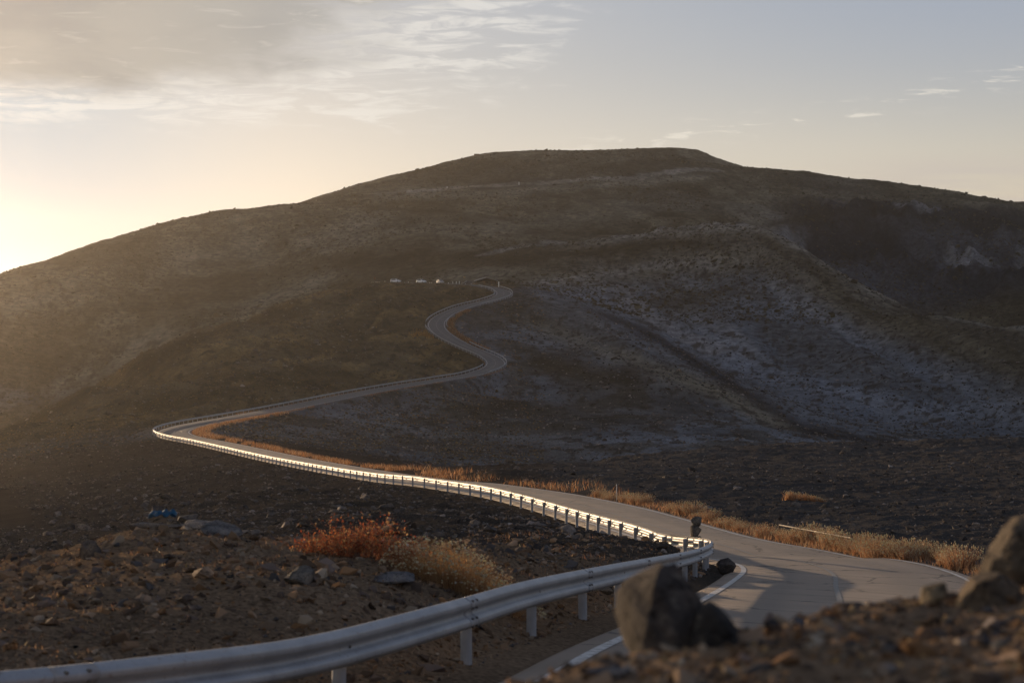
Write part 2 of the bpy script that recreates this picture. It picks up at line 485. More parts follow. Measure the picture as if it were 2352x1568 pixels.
rel += R1 * near_road * ((ridged(e1 * .16, e2 * .035, 21, 3) - .6) * 1.9 + (fbm(e1 * .5, e2 * .12, 24, 3) - .5) * 1.5)
far2 = f_far * (1 - R1)
rel += far2 * near_road * ((fbm(GX * .012, GY * .012, 31, 4) - .5) * 3.6 * sstep(600, 900, GY) + (fbm(GX * .05, GY * .05, 35, 4) - .6) * 1.9 + (ridged(GX * .11, GY * .11, 41, 3) - .7) * 1.1)
G2 = sstep(560, 640, GY) * (1 - sstep(1000, 1060, GY)) * sstep(1230, 1400, PX)   # right-hand hill: runnels down the fall line
g1, g2 = GX * .985 + GY * .17, GX * .17 - GY * .985
rel += G2 * near_road * ((ridged(g1 * .030, g2 * .007, 51, 4) - .74) * 4.2 + (ridged(g1 * .12, g2 * .018, 55, 3) - .7) * 2.0)
CR = sstep(1130, 1190, GY) * (1 - sstep(1420, 1470, GY)) * sstep(1740, 1860, PX)  # crater wall: broken cliffs
rel += CR * ((ridged(GX * .016, GY * .008, 61, 5) - .66) * 34 + (ridged(GX * .05, GY * .03, 66, 4) - .62) * 13)
lip = np.exp(-((GY - 285) / 40) ** 2) * sstep(1900, 2100, PX)
rel += lip * (fbm(GX * .12, GY * .12, 71, 4) - .62) * 2.0
edge = np.exp(-((GY - 250) / 70) ** 2) * (PX > 1150)
rel += edge * near_road * (fbm(GX * .5, GY * .5, 75, 3) - .5) * 0.6
GZ = GZ + rel
low = 0.05 + 0.0009 * GY
B = np.clip(0.9 + 0.012 * GY, 0.9, 7.0)
flat = 3.0 + 0.25 + 0.0015 * GY
k = 1 - sstep(0, 1, (AD - flat) / B)
under = 1 - sstep(HALF - 0.1, HALF + 0.5 + 0.0015 * GY, AD)
GZ = np.where(AD < 900, GZ * (1 - k) + RZ * k - low * under - 0.03 * k, GZ)

GZ = np.clip(GZ, -160, 118)


def ground(X, Y):
    """ground height at plan position(s)"""
    X, Y = np.asarray(X, float), np.asarray(Y, float)
    u = np.clip(X / Y, US[0], US[-1]); w = np.clip(np.log(Y), LW[0], LW[-1])
    i = np.clip(np.searchsorted(LW, w) - 1, 0, NR - 2); j = np.clip(np.searchsorted(US, u) - 1, 0, NC - 2)
    a = (w - LW[i]) / (LW[i + 1] - LW[i]); b = (u - US[j]) / (US[j + 1] - US[j])
    return (GZ[i, j] * (1 - a) * (1 - b) + GZ[i + 1, j] * a * (1 - b) + GZ[i, j + 1] * (1 - a) * b + GZ[i + 1, j + 1] * a * b)


def road_dist(X, Y):
    u = np.clip(X / Y, US[0], US[-1]); w = np.clip(np.log(Y), LW[0], LW[-1])
    i = np.clip(np.searchsorted(LW, w), 0, NR - 1); j = np.clip(np.searchsorted(US, u), 0, NC - 1)
    return RD[i, j]


ROWY = HY - F * GZ / GY
def hit(x, y, dmin=2.7, dmax=4000):
    """first ground point seen at survey pixel (x, y)"""
    j = int(np.clip(np.searchsorted(XS, x), 0, NC - 1))
    col = ROWY[:, j]
    ok = np.nonzero((col <= y) & (DD >= dmin) & (DD <= dmax))[0]
    i = ok[0] if len(ok) else np.argmin(np.where((DD >= dmin) & (DD <= dmax), col, 1e9))
    return np.array([(x - CX) / F * DD[i], DD[i], GZ[i, j]])

# ------------------------------------------------------------------ object helpers
def setp(o, label=None, cat=None, group=None, kind=None):
    for k_, v_ in (('label', label), ('category', cat), ('group', group), ('kind', kind)):
        if v_:
            o[k_] = v_
    return o


def link(name, me, mat=None, parent=None):
    o = bpy.data.objects.new(name, me)
    COL.objects.link(o)
    if mat is not None and me is not None and not me.materials:
        me.materials.append(mat)
    if parent is not None:
        o.parent = parent
    return o


def np_mesh(name, verts, faces, smooth=False, cols=None):
    """verts (n,3); faces (m,3) or (m,4) or list of such arrays; cols per-vertex rgb -> attribute 'tint'"""
    me = bpy.data.meshes.new(name)
    if not isinstance(faces, list):
        faces = [faces]
    faces = [np.asarray(f, np.int32) for f in faces if len(f)]
    tot = np.concatenate([np.full(len(f), f.shape[1], np.int32) for f in faces])
    loops = np.concatenate([f.ravel() for f in faces])
    me.vertices.add(len(verts))
    me.vertices.foreach_set('co', np.asarray(verts, np.float32).ravel())
    me.loops.add(len(loops))
    me.loops.foreach_set('vertex_index', loops)
    me.polygons.add(len(tot))
    me.polygons.foreach_set('loop_start', np.concatenate([[0], np.cumsum(tot)[:-1]]).astype(np.int32))
    me.polygons.foreach_set('loop_total', tot)
    me.polygons.foreach_set('use_smooth', np.full(len(tot), bool(smooth)))
    if cols is not None:
        at = me.color_attributes.new('tint', 'FLOAT_COLOR', 'POINT')
        c4 = np.ones((len(verts), 4), np.float32)
        c4[:, :3] = cols
        at.data.foreach_set('color', c4.ravel())
    me.update(calc_edges=True)
    return me


def mat(name):
    m = bpy.data.materials.new(name)
    m.use_nodes = True
    return m, NT(m.node_tree)


def finish(k, bsdf, disp=None):
    o = k.n('ShaderNodeOutputMaterial')
    k.l(bsdf, o.inputs[0])


def simple(name, col, rough=0.6, metal=0.0, noise=0.0, nscale=8.0, bump=0.0, spec=None, bscale=None):
    m, k = mat(name)
    b = k.n('ShaderNodeBsdfPrincipled', i_Roughness=rough, i_Metallic=metal)
    if spec is not None:
        b.inputs['Specular IOR Level'].default_value = spec
    tc = k.n('ShaderNodeTexCoord')
    c = tuple(col) + (1,)
    if noise > 0:
        f = k.noise(tc.outputs['Object'], nscale, 5, .6)
        lo = tuple(v * (1 - noise) for v in col)
        hi = tuple(min(1, v * (1 + noise)) for v in col)
        k.l(k.ramp(f, [(.3, lo), (.7, hi)]), b.inputs['Base Color'])
    else:
        b.inputs['Base Color'].default_value = c
    if bump > 0:
        f = k.noise(tc.outputs['Object'], bscale or nscale * 2, 6, .65)
        bp = k.n('ShaderNodeBump', i_Strength=bump, i_Distance=0.02)
        k.l(f, bp.inputs['Height'])
        k.l(bp.outputs[0], b.inputs['Normal'])
    finish(k, b.outputs[0])
    return m


def tinted(name, rough=0.85, noise=0.35, nscale=20.0, bump=0.5, dist=0.02, transl=0.0, spec=0.0):
    """base colour from the 'tint' attribute, broken up by noise"""
    m, k = mat(name)
    at = k.n('ShaderNodeAttribute', attribute_name='tint')
    tc = k.n('ShaderNodeTexCoord')
    f = k.noise(tc.outputs['Object'], nscale, 4, .6)
    g = k.math('MULTIPLY_ADD', f, 2 * noise, 1 - noise)
    mm = k.n('ShaderNodeVectorMath', operation='SCALE')
    k.l(at.outputs['Color'], mm.inputs[0])
    k.l(g, mm.inputs['Scale'])
    b = k.n('ShaderNodeBsdfPrincipled', i_Roughness=rough)
    b.inputs['Specular IOR Level'].default_value = spec
    k.l(mm.outputs[0], b.inputs['Base Color'])
    if bump > 0:
        bp = k.n('ShaderNodeBump', i_Strength=bump, i_Distance=dist)
        k.l(k.noise(tc.outputs['Object'], nscale * 2, 5, .6), bp.inputs['Height'])
        k.l(bp.outputs[0], b.inputs['Normal'])
    res = b.outputs[0]
    if transl > 0:
        t = k.n('ShaderNodeBsdfTranslucent')
        k.l(mm.outputs[0], t.inputs[0])
        mx = k.n('ShaderNodeMixShader', i_0=transl)
        k.l(res, mx.inputs[1])
        k.l(t.outputs[0], mx.inputs[2])
        res = mx.outputs[0]
    finish(k, res)
    return m


# ------------------------------------------------------------------ ground colours: what the ground is made of where, plus painted shade and haze
def lerp3(a, b, w):
    return a + (np.asarray(b) - a) * w[..., None]
brown, grit, lava = (.165, .118, .080), (.054, .047, .041), (.068, .064, .062)
olive, scrub, ochre = (.076, .060, .038), (.040, .033, .022), (.17, .115, .055)
ash, viole, soot = (.092, .104, .124), (.056, .060, .074), (.017, .019, .025)
CC = np.empty(GX.shape + (3,))
CC[:] = brown
nz = fbm(GX * .05, GY * .05, 81, 3)
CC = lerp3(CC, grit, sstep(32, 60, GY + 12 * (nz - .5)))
rightof = (RD > 0) & (RD < 900)
field = sstep(1180, 1330, PX) * sstep(58, 66, GY) * (1 - sstep(330, 360, GY)) * (ROWY < 1300)
field = np.where((RD < 0) & (RD > -100), 0, field)
CC = lerp3(CC, lava, field)
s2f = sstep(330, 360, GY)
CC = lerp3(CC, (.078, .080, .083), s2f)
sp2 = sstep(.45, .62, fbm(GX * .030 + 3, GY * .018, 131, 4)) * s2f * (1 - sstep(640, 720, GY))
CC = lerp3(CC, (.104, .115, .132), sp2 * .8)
ridge = R1
CC = lerp3(CC, olive, ridge)
oc = sstep(.54, .70, fbm(e1 * .16, e2 * .035, 91, 4))
CC = lerp3(CC, ochre, ridge * oc * .6)
up = sstep(820, 900, GY)
CC = lerp3(CC, (.102, .088, .062), up)
veg = sstep(.47, .60, fbm(GX * .018, GY * .010, 95, 5)) * sstep(700, 800, GY)
CC = lerp3(CC, scrub, veg * .75)
vs = sstep(.50, .64, fbm(GX * .09, GY * .05, 97, 4)) * sstep(330, 420, GY)
CC = lerp3(CC, scrub, vs * .6 * (1 - .7 * R1))
pale = sstep(.54, .70, fbm(GX * .012 + 5, GY * .006, 99, 4)) * sstep(850, 950, GY) * (1 - CR)
CC = lerp3(CC, (.12, .112, .10), pale * .35 * (1 - G2))
crest_y = np.interp(PX, [1130, 1300, 1450, 1600, 1715, 1780, 1870, 2000, 2150, 2352, 2800], [580, 557, 541, 523, 515, 533, 580, 663, 714, 745, 820])
below = (ROWY - crest_y)
CC = lerp3(CC, (.088, .078, .064), G2 * .9)
low_ash = sstep(60, 150, below + 60 * (fbm(g1 * .02, g2 * .006, 101, 4) - .5)) * (1 - .6 * sstep(2000, 2300, PX - below * .6))
CC = lerp3(CC, ash, G2 * .9 * low_ash)
CC = lerp3(CC, (.150, .152, .158), G2 * low_ash * .6 * sstep(.52, .66, fbm(g1 * .06, g2 * .007, 102, 4)))
CC = lerp3(CC, scrub, G2 * .65 * sstep(.50, .62, fbm(g1 * .06, g2 * .007, 103, 4)) * (1 - .5 * low_ash))
gul = np.exp(-((ROWY - np.interp(PX, [1210, 1330, 1430, 1500, 1600, 1700, 1800, 2000, 2352], [650, 678, 712, 742, 800, 855, 902, 955, 995])) / 22) ** 2) * sstep(480, 560, GY) * (1 - sstep(860, 900, GY)) * sstep(1190, 1240, PX)
CC = lerp3(CC, ash, gul * .7)
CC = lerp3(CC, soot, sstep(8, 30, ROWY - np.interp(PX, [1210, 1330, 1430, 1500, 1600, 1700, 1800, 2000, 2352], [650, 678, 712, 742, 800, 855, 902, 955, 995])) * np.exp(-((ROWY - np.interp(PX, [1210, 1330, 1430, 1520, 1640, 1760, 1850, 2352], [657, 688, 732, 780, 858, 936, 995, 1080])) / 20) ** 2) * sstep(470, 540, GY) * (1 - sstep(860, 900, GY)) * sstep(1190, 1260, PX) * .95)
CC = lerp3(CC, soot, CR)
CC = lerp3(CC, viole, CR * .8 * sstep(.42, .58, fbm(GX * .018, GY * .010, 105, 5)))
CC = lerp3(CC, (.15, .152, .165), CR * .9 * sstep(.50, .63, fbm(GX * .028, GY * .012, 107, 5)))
rim = np.exp(-((GY - 985) / 26) ** 2) * sstep(1640, 1760, PX)
CC = lerp3(CC, (.155, .142, .122), G2 * .85 * np.exp(-((ROWY - np.interp(PX, [1300, 1450, 1600, 1715, 1780, 1870, 2000, 2150, 2352], [560, 544, 528, 519, 538, 584, 668, 718, 750])) / 11) ** 2) * (GY > 700))  # pale crest path with its lit rim, painted into the ground colour
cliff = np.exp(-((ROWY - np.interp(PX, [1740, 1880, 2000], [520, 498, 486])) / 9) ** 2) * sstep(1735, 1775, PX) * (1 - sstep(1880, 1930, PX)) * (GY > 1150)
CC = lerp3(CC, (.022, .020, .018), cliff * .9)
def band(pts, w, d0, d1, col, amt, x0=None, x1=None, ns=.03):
    """tint a belt along a contour: scrub, ash, scree, painted shade or painted haze"""
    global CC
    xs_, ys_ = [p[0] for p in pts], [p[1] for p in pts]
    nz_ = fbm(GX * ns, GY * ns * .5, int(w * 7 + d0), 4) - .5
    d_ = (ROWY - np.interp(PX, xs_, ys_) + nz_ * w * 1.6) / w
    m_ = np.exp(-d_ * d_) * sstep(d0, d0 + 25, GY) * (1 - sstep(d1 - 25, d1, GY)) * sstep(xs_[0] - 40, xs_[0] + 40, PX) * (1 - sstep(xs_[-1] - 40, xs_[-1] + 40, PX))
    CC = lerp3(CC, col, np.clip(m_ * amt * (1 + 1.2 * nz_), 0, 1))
dk_veg_shade, lgt = (.034, .028, .020), (.135, .120, .092)
band([(820, 590), (1000, 572), (1130, 590), (1260, 600)], 20, 820, 1150, dk_veg_shade, .8)
band([(1140, 606), (1300, 586), (1450, 572), (1600, 558), (1690, 562)], 14, 800, 1010, dk_veg_shade, .9)  # shade below the right-hand crest, painted into the ground colour
band([(780, 545), (1000, 525), (1200, 508), (1480, 485)], 24, 1040, 1340, lgt, .65)
band([(860, 457), (1200, 439), (1450, 422), (1650, 403)], 8, 1280, 1500, (.16, .145, .115), .65)
band([(860, 432), (1100, 400), (1300, 396), (1600, 372)], 16, 1390, 1700, dk_veg_shade, .55)
band([(1660, 400), (1800, 420), (2000, 440), (2200, 462)], 16, 1350, 1600, dk_veg_shade, .5)
band([(1250, 640), (1450, 632), (1600, 600), (1720, 585)], 18, 800, 1000, lgt, .6)
band([(1460, 705), (1560, 692), (1680, 662), (1780, 680)], 20, 720, 960, dk_veg_shade, .7)
band([(1220, 662), (1400, 694), (1500, 728), (1600, 784), (1750, 852), (1900, 895), (2400, 965)], 24, 560, 850, (.125, .138, .160), .85)
band([(1880, 645), (2000, 715), (2150, 770), (2400, 850)], 34, 600, 920, (.072, .062, .042), .75)
band([(1230, 742), (1350, 786), (1500, 846), (1650, 912), (1820, 995)], 20, 470, 760, lgt, .75)
band([(1200, 838), (1320, 862), (1480, 890)], 30, 430, 640, dk_veg_shade, .75)
band([(560, 1010), (900, 985), (1100, 1004), (1300, 1005)], 18, 330, 470, (.12, .122, .126), .7)
band([(1020, 928), (1250, 945), (1480, 965)], 16, 400, 560, dk_veg_shade, .6)
band([(-200, 1075), (0, 1000), (150, 926), (316, 840), (474, 772), (620, 726), (700, 708), (840, 668)], 17, 330, 800, dk_veg_shade, .75)  # darker belt setting the road ridge off against the hazier hill
band([(-200, 1040), (0, 955), (150, 880), (316, 796), (474, 732), (620, 690), (800, 625)], 16, 830, 1060, lgt, .6)  # haze on the hill behind the ridge, painted as a lighter belt
band([(930, 630), (1116, 626), (1250, 642)], 15, 805, 960, lgt, .8)
band([(0, 720), (300, 640), (600, 560), (800, 520)], 40, 850, 1200, lgt, .45)
band([(100, 850), (400, 700), (650, 620), (820, 600)], 26, 850, 1150, dk_veg_shade, .45)
# trail across the upper mountain, paths on the right-hand hill
def trail(pts, dmin, width, col, amt):
    global CC
    pp = crom([hit(x, y, dmin) for x, y in pts], lambda q: 4.0)
    dm = np.full(GX.shape, 1e3)
    r0, r1 = np.searchsorted(DD, [pp[:, 1].min() - 40, pp[:, 1].max() + 40])
    j0, j1 = np.searchsorted(XS, [min(p[0] for p in pts) - 40, max(p[0] for p in pts) + 40])
    gx, gy = GX[r0:r1, j0:j1], GY[r0:r1, j0:j1]
    dd = np.full(gx.shape, 1e3)
    for p in pp:
        dd = np.minimum(dd, np.hypot(gx - p[0], gy - p[1]))
    wv = np.zeros(GX.shape)
    wv[r0:r1, j0:j1] = 1 - sstep(width * .5, width, dd + (fbm(gx * .1, gy * .1, 111, 3) - .5) * width)
    CC = lerp3(CC, col, wv * amt)
trail([(870, 446), (1000, 438), (1200, 425), (1450, 408), (1640, 390)], 1300, 9, (.17, .155, .135), .8)
trail([(1130, 583), (1300, 557), (1450, 541), (1600, 524), (1700, 517)], 960, 9, (.16, .15, .14), .8)
trail([(1215, 655), (1330, 640), (1450, 618), (1560, 605), (1640, 612)], 820, 7, (.15, .14, .13), .6)
trail([(1445, 660), (1450, 700), (1500, 735), (1560, 770), (1640, 800)], 700, 8, (.15, .145, .145), .7)
mott = fbm(GX * .25, GY * .25, 113, 4)
CC *= (0.72 + 0.56 * mott)[..., None]
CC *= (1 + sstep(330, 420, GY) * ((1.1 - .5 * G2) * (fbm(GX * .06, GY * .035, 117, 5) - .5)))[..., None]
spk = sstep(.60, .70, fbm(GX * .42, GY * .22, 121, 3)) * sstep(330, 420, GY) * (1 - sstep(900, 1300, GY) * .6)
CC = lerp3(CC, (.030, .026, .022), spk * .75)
CC *= (1 + .28 * sstep(330, 420, GY) * (1 - CR))[..., None]  # far ground lightened in its colour, standing in for haze
vv = np.stack([GX, GY, GZ], -1).reshape(-1, 3)
ii = np.arange(NR * NC).reshape(NR, NC)
quads = np.stack([ii[:-1, :-1], ii[:-1, 1:], ii[1:, 1:], ii[1:, :-1]], -1).reshape(-1, 4)


def ground_material():
    m, k = mat('volcanic_ground')
    at = k.n('ShaderNodeAttribute', attribute_name='tint')
    geo = k.n('ShaderNodeNewGeometry')
    sep = k.n('ShaderNodeSeparateXYZ')
    k.l(geo.outputs['Position'], sep.inputs[0])
    far = k.smooth(sep.outputs[1], 40, 320)
    far2_ = k.smooth(sep.outputs[1], 300, 900)
    n_fine = k.noise(geo.outputs['Position'], 14.0, 5, .65)
    n_mid = k.noise(geo.outputs['Position'], 1.8, 6, .68)
    n_far = k.noise(geo.outputs['Position'], 0.30, 6, .68)
    a = k.n('ShaderNodeMix', data_type='FLOAT')
    k.l(far, a.inputs[0]); k.l(n_fine, a.inputs[2]); k.l(n_mid, a.inputs[3])
    b_ = k.n('ShaderNodeMix', data_type='FLOAT')
    k.l(far2_, b_.inputs[0]); k.l(a.outputs[0], b_.inputs[2]); k.l(n_far, b_.inputs[3])
    g = k.ramp(b_.outputs[0], [(.32, (.45, .43, .41)), (.5, (1, 1, 1)), (.68, (1.65, 1.6, 1.5))])
    c = k.mix(1.0, at.outputs['Color'], g, 'MULTIPLY')
    b = k.n('ShaderNodeBsdfPrincipled', i_Roughness=0.92)
    b.inputs['Specular IOR Level'].default_value = 0.0
    k.l(c, b.inputs['Base Color'])
    dist = k.math('MULTIPLY_ADD', k.math('MINIMUM', sep.outputs[1], 330.0), 0.0016, 0.03)
    bp = k.n('ShaderNodeBump', i_Strength=0.8)
    k.l(dist, bp.inputs['Distance'])
    k.l(b_.outputs[0], bp.inputs['Height'])
    k.l(bp.outputs[0], b.inputs['Normal'])
    finish(k, b.outputs[0])
    return m
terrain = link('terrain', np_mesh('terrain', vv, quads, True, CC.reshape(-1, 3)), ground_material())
setp(terrain, kind='structure')

# ------------------------------------------------------------------ road, markings
def asphalt():
    m, k = mat('asphalt')
    geo = k.n('ShaderNodeNewGeometry')
    n1 = k.noise(geo.outputs['Position'], 0.35, 5, .6)
    n2 = k.noise(geo.outputs['Position'], 45.0, 3, .6)
    uv = k.n('ShaderNodeAttribute', attribute_name='tint')
    sp = k.n('ShaderNodeSeparateColor')
    k.l(uv.outputs['Color'], sp.inputs[0])
    wheel = k.math('ABSOLUTE', k.math('SUBTRACT', k.math('ABSOLUTE', k.math('SUBTRACT', sp.outputs[0], .5)), .25))
    tr = k.math('SUBTRACT', 1.0, k.smooth(wheel, .02, .12))
    c = k.ramp(n1, [(.32, (.215, .170, .132)), (.68, (.315, .250, .196))])
    c = k.mix(k.math('MULTIPLY', tr, .55), c, (.150, .130, .112), 'MIX')
    c = k.mix(k.math('MULTIPLY', n2, .5), c, (.27, .238, .205), 'MIX')
    c = k.mix(k.math('MULTIPLY', sp.outputs[1], .80), c, (.092, .094, .100))          # the upper stretch is toned darker and blue-grey
    cr = k.n('ShaderNodeTexVoronoi', feature='DISTANCE_TO_EDGE', i_Scale=0.22)
    wv = k.n('ShaderNodeTexNoise', i_Scale=1.2, i_Detail=4)
    k.l(geo.outputs['Position'], wv.inputs[0])
    off = k.n('ShaderNodeVectorMath', operation='ADD')
    k.l(geo.outputs['Position'], off.inputs[0]); k.l(wv.outputs['Color'], off.inputs[1])
    k.l(off.outputs[0], cr.inputs['Vector'])
    crack = k.math('SUBTRACT', 1.0, k.smooth(cr.outputs['Distance'], .003, .014))
    c = k.mix(k.math('MULTIPLY', crack, .75), c, (.035, .034, .033))
    b = k.n('ShaderNodeBsdfPrincipled', i_Roughness=0.8)
    b.inputs['Specular IOR Level'].default_value = 0.25
    k.l(c, b.inputs['Base Color'])
    bp = k.n('ShaderNodeBump', i_Strength=0.35, i_Distance=0.01)
    k.l(n2, bp.inputs['Height']); k.l(bp.outputs[0], b.inputs['Normal'])
    finish(k, b.outputs[0])
    return m


def ribbon(path, offs, dz, name, m, skirt=0.0, cols=None, nmesh=None):
    """strip along path with vertices at lateral offsets (right positive)"""
    _, nn = normals2(path)
    rows = []
    for o_, z_ in zip(offs, dz):
        q = path.copy()
        q[:, :2] += nn * (o_ + widen(path[:, 1]) * max(o_, 0) / HALF)[:, None]
        q[:, 2] += z_ - 0.045 * (1 - sstep(72, 110, path[:, 1])) * o_
        rows.append(q)
    v = np.stack(rows, 1)
    a, b = v.shape[:2]
    i_ = np.arange(a * b).reshape(a, b)
    f = np.stack([i_[:-1, :-1], i_[:-1, 1:], i_[1:, 1:], i_[1:, :-1]], -1).reshape(-1, 4)
    cc = None
    if cols is not None:
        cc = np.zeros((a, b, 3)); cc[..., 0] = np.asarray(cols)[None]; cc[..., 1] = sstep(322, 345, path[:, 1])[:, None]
        cc = cc.reshape(-1, 3)
    return np_mesh(name, v.reshape(-1, 3), f, True, cc)

offs = np.array([-HALF - .45, -HALF - .25, -HALF, -1.5, 0, 1.5, HALF, HALF + .25, HALF + .45])
dz = np.array([-1.6, -.10, 0, .02, .03, .02, 0, -.10, -1.6])
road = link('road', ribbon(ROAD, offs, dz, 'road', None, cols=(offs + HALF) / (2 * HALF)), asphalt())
setp(road, kind='structure')


def crown(o_):
    return np.interp(o_, [-HALF, -1.5, 0, 1.5, HALF], [0, .02, .03, .02, 0])


def paint_mat(name, lo, mid):
    m, k = mat(name)
    geo = k.n('ShaderNodeNewGeometry')
    n1 = k.noise(geo.outputs['Position'], 6.0, 5, .7)
    c = k.ramp(n1, [(lo, (.19, .18, .165)), (mid, (.52, .51, .49)), (mid + .2, (.66, .65, .63))])
    b = k.n('ShaderNodeBsdfPrincipled', i_Roughness=0.7)
    k.l(c, b.inputs['Base Color'])
    finish(k, b.outputs[0])
    return m
PAINT, WORN = paint_mat('road_paint', .32, .5), paint_mat('worn_road_paint', .54, .86)
marks_v, marks_f, base = [], [], 0
def add_mark(path, o_, w):
    global base
    _, nn = normals2(path)
    lift = 0.006 + 0.00006 * path[:, 1]
    a = path.copy(); b = path.copy()
    wd = widen(path[:, 1]) * (1.0 if o_ > 1 else 0.0)
    a[:, :2] += nn * (o_ - w / 2 + wd)[:, None]; b[:, :2] += nn * (o_ + w / 2 + wd)[:, None]
    bk = 0.045 * (1 - sstep(72, 110, path[:, 1]))
    a[:, 2] += crown(o_ - w / 2) + lift - bk * (o_ - w / 2); b[:, 2] += crown(o_ + w / 2) + lift - bk * (o_ + w / 2)
    n_ = len(path)
    marks_v.append(np.vstack([a, b]))
    i_ = np.arange(n_ - 1)
    marks_f.append(np.stack([i_, i_ + n_, i_ + n_ + 1, i_ + 1], 1) + base)
    base += 2 * n_
iend = int(np.argmin(np.abs(ROAD[:, 1] - 768) + 1e3 * (np.arange(len(ROAD)) < len(ROAD) * .7)))
add_mark(ROAD[:iend], -HALF + .32, .15)
add_mark(ROAD[:iend], HALF - .32, .15)
markings = link('road_markings', np_mesh('road_markings', np.vstack(marks_v), np.vstack(marks_f)), PAINT)
setp(markings, kind='structure')
marks_v, marks_f, base = [], [], 0
add_mark(ROAD[:iend], 0.0, .13)
markings = link('road_markings', np_mesh('road_markings', np.vstack(marks_v), np.vstack(marks_f)), WORN)
setp(markings, kind='structure')

# ------------------------------------------------------------------ guardrails
rng = np.random.default_rng(7)
def galvanized():
    m, k = mat('galvanized_steel')
    tc = k.n('ShaderNodeTexCoord')
    f = k.noise(tc.outputs['Object'], 1.6, 5, .65)
    g = k.noise(tc.outputs['Object'], 22.0, 3, .6)
    c = k.ramp(f, [(.3, (.30, .31, .33)), (.7, (.44, .445, .455))])
    c = k.mix(k.math('MULTIPLY', k.smooth(g, .56, .70), .5), c, (.21, .165, .125))
    b = k.n('ShaderNodeBsdfPrincipled', i_Roughness=0.55, i_Metallic=0.45)
    k.l(c, b.inputs['Base Color'])
    finish(k, b.outputs[0])
    return m
STEEL = galvanized()
POSTM = simple('post_grey_paint', (.34, .345, .36), .6, .0, .18, 3.0, .1)
LAPM = simple('joint_zinc', (.36, .36, .37), .6, .4, .3, 5.0)
BOLTM = simple('bolt_dark_steel', (.16, .15, .14), .5, .6)
WPROF = [(0.000, .405), (.012, .408), (.040, .430), (.078, .452), (.082, .470), (.082, .498), (.076, .512), (.030, .545), (.004, .562), (.000, .582),
         (.004, .602), (.030, .619), (.076, .652), (.082, .666), (.082, .694), (.078, .712), (.040, .734), (.012, .756), (.000, .760)]


def beam_mesh(name, path, side=1, thick=.004):
    """W-profile beam along path, corrugation bulging towards side (+1 = right)"""
    _, nn = normals2(path)
    pr = WPROF + [(t - thick * 2, h) for t, h in reversed(WPROF)]
    pr = np.array(pr)
    n_, m_ = len(path), len(pr)
    v = np.empty((n_, m_, 3))
    v[:, :, :2] = path[:, None, :2] + side * nn[:, None, :] * pr[None, :, 0:1]
    v[:, :, 2] = path[:, None, 2] + pr[None, :, 1]
    i_ = np.arange(n_ * m_).reshape(n_, m_)
    j_ = np.roll(i_, -1, 1)
    f = np.stack([i_[:-1], i_[1:], j_[1:], j_[:-1]], -1).reshape(-1, 4)
    half_ = m_ // 2
    ends = []
    for e_ in (0, n_ - 1):
        for q in range(half_ - 1):
            ends.append((i_[e_, q], i_[e_, q + 1], i_[e_, m_ - 2 - q], i_[e_, m_ - 1 - q]))
    return np_mesh(name, v.reshape(-1, 3), np.vstack([f, np.array(ends)]), True)


def tube_bm(bm, p0, p1, r0, r1, seg=10, cap=True):
    d = Vector(p1) - Vector(p0)
    q = d.to_track_quat('Z', 'Y')
    a, b = [], []
    for i in range(seg):
        t = 2 * math.pi * i / seg
        o_ = Vector((math.cos(t), math.sin(t), 0))
        a.append(bm.verts.new(Vector(p0) + q @ (o_ * r0)))
        b.append(bm.verts.new(Vector(p1) + q @ (o_ * r1)))
    for i in range(seg):
        bm.faces.new((a[i], a[(i + 1) % seg], b[(i + 1) % seg], b[i]))
    if cap:
        bm.faces.new(list(reversed(a))); bm.faces.new(b)


def box_bm(bm, c, s, rz=0.0, taper=1.0):
    vs = []
    for z in (-1, 1):
        t = taper if z > 0 else 1.0
        for x, y in ((-1, -1), (1, -1), (1, 1), (-1, 1)):
            p = Vector((x * s[0] / 2 * t, y * s[1] / 2 * t, z * s[2] / 2))
            p.rotate(Euler((0, 0, rz)))
            vs.append(bm.verts.new(Vector(c) + p))
    for f in ((3, 2, 1, 0), (4, 5, 6, 7), (0, 1, 5, 4), (1, 2, 6, 5), (2, 3, 7, 6), (3, 0, 4, 7)):
        bm.faces.new([vs[i] for i in f])


def bm_mesh(name, bm, smooth=False, recalc=True):
    if recalc:
        bmesh.ops.recalc_face_normals(bm, faces=bm.faces)
    me = bpy.data.meshes.new(name)
    bm.to_mesh(me); bm.free()
    if smooth:
        me.polygons.foreach_set('use_smooth', [True] * len(me.polygons))
    return me


def empty(name, loc, rz=0.0):
    o = bpy.data.objects.new(name, None)
    COL.objects.link(o)
    o.location = tuple(loc)
    o.rotation_euler = (0, 0, rz)
    o.empty_display_size = 0.3
    return o


def post_mesh(seg):
    bm = bmesh.new()
    tube_bm(bm, (0, 0, -.6), (0, 0, .665), .066, .066, seg)
    tube_bm(bm, (0, 0, .665), (0, 0, .69), .070, .050, seg)
    if seg > 8:                                  # bracket between post and beam, bolt heads
        box_bm(bm, (.078, 0, .582), (.05, .07, .30))
    return bm_mesh('post', bm, False)
POST_HI, POST_LO = post_mesh(14), post_mesh(8)


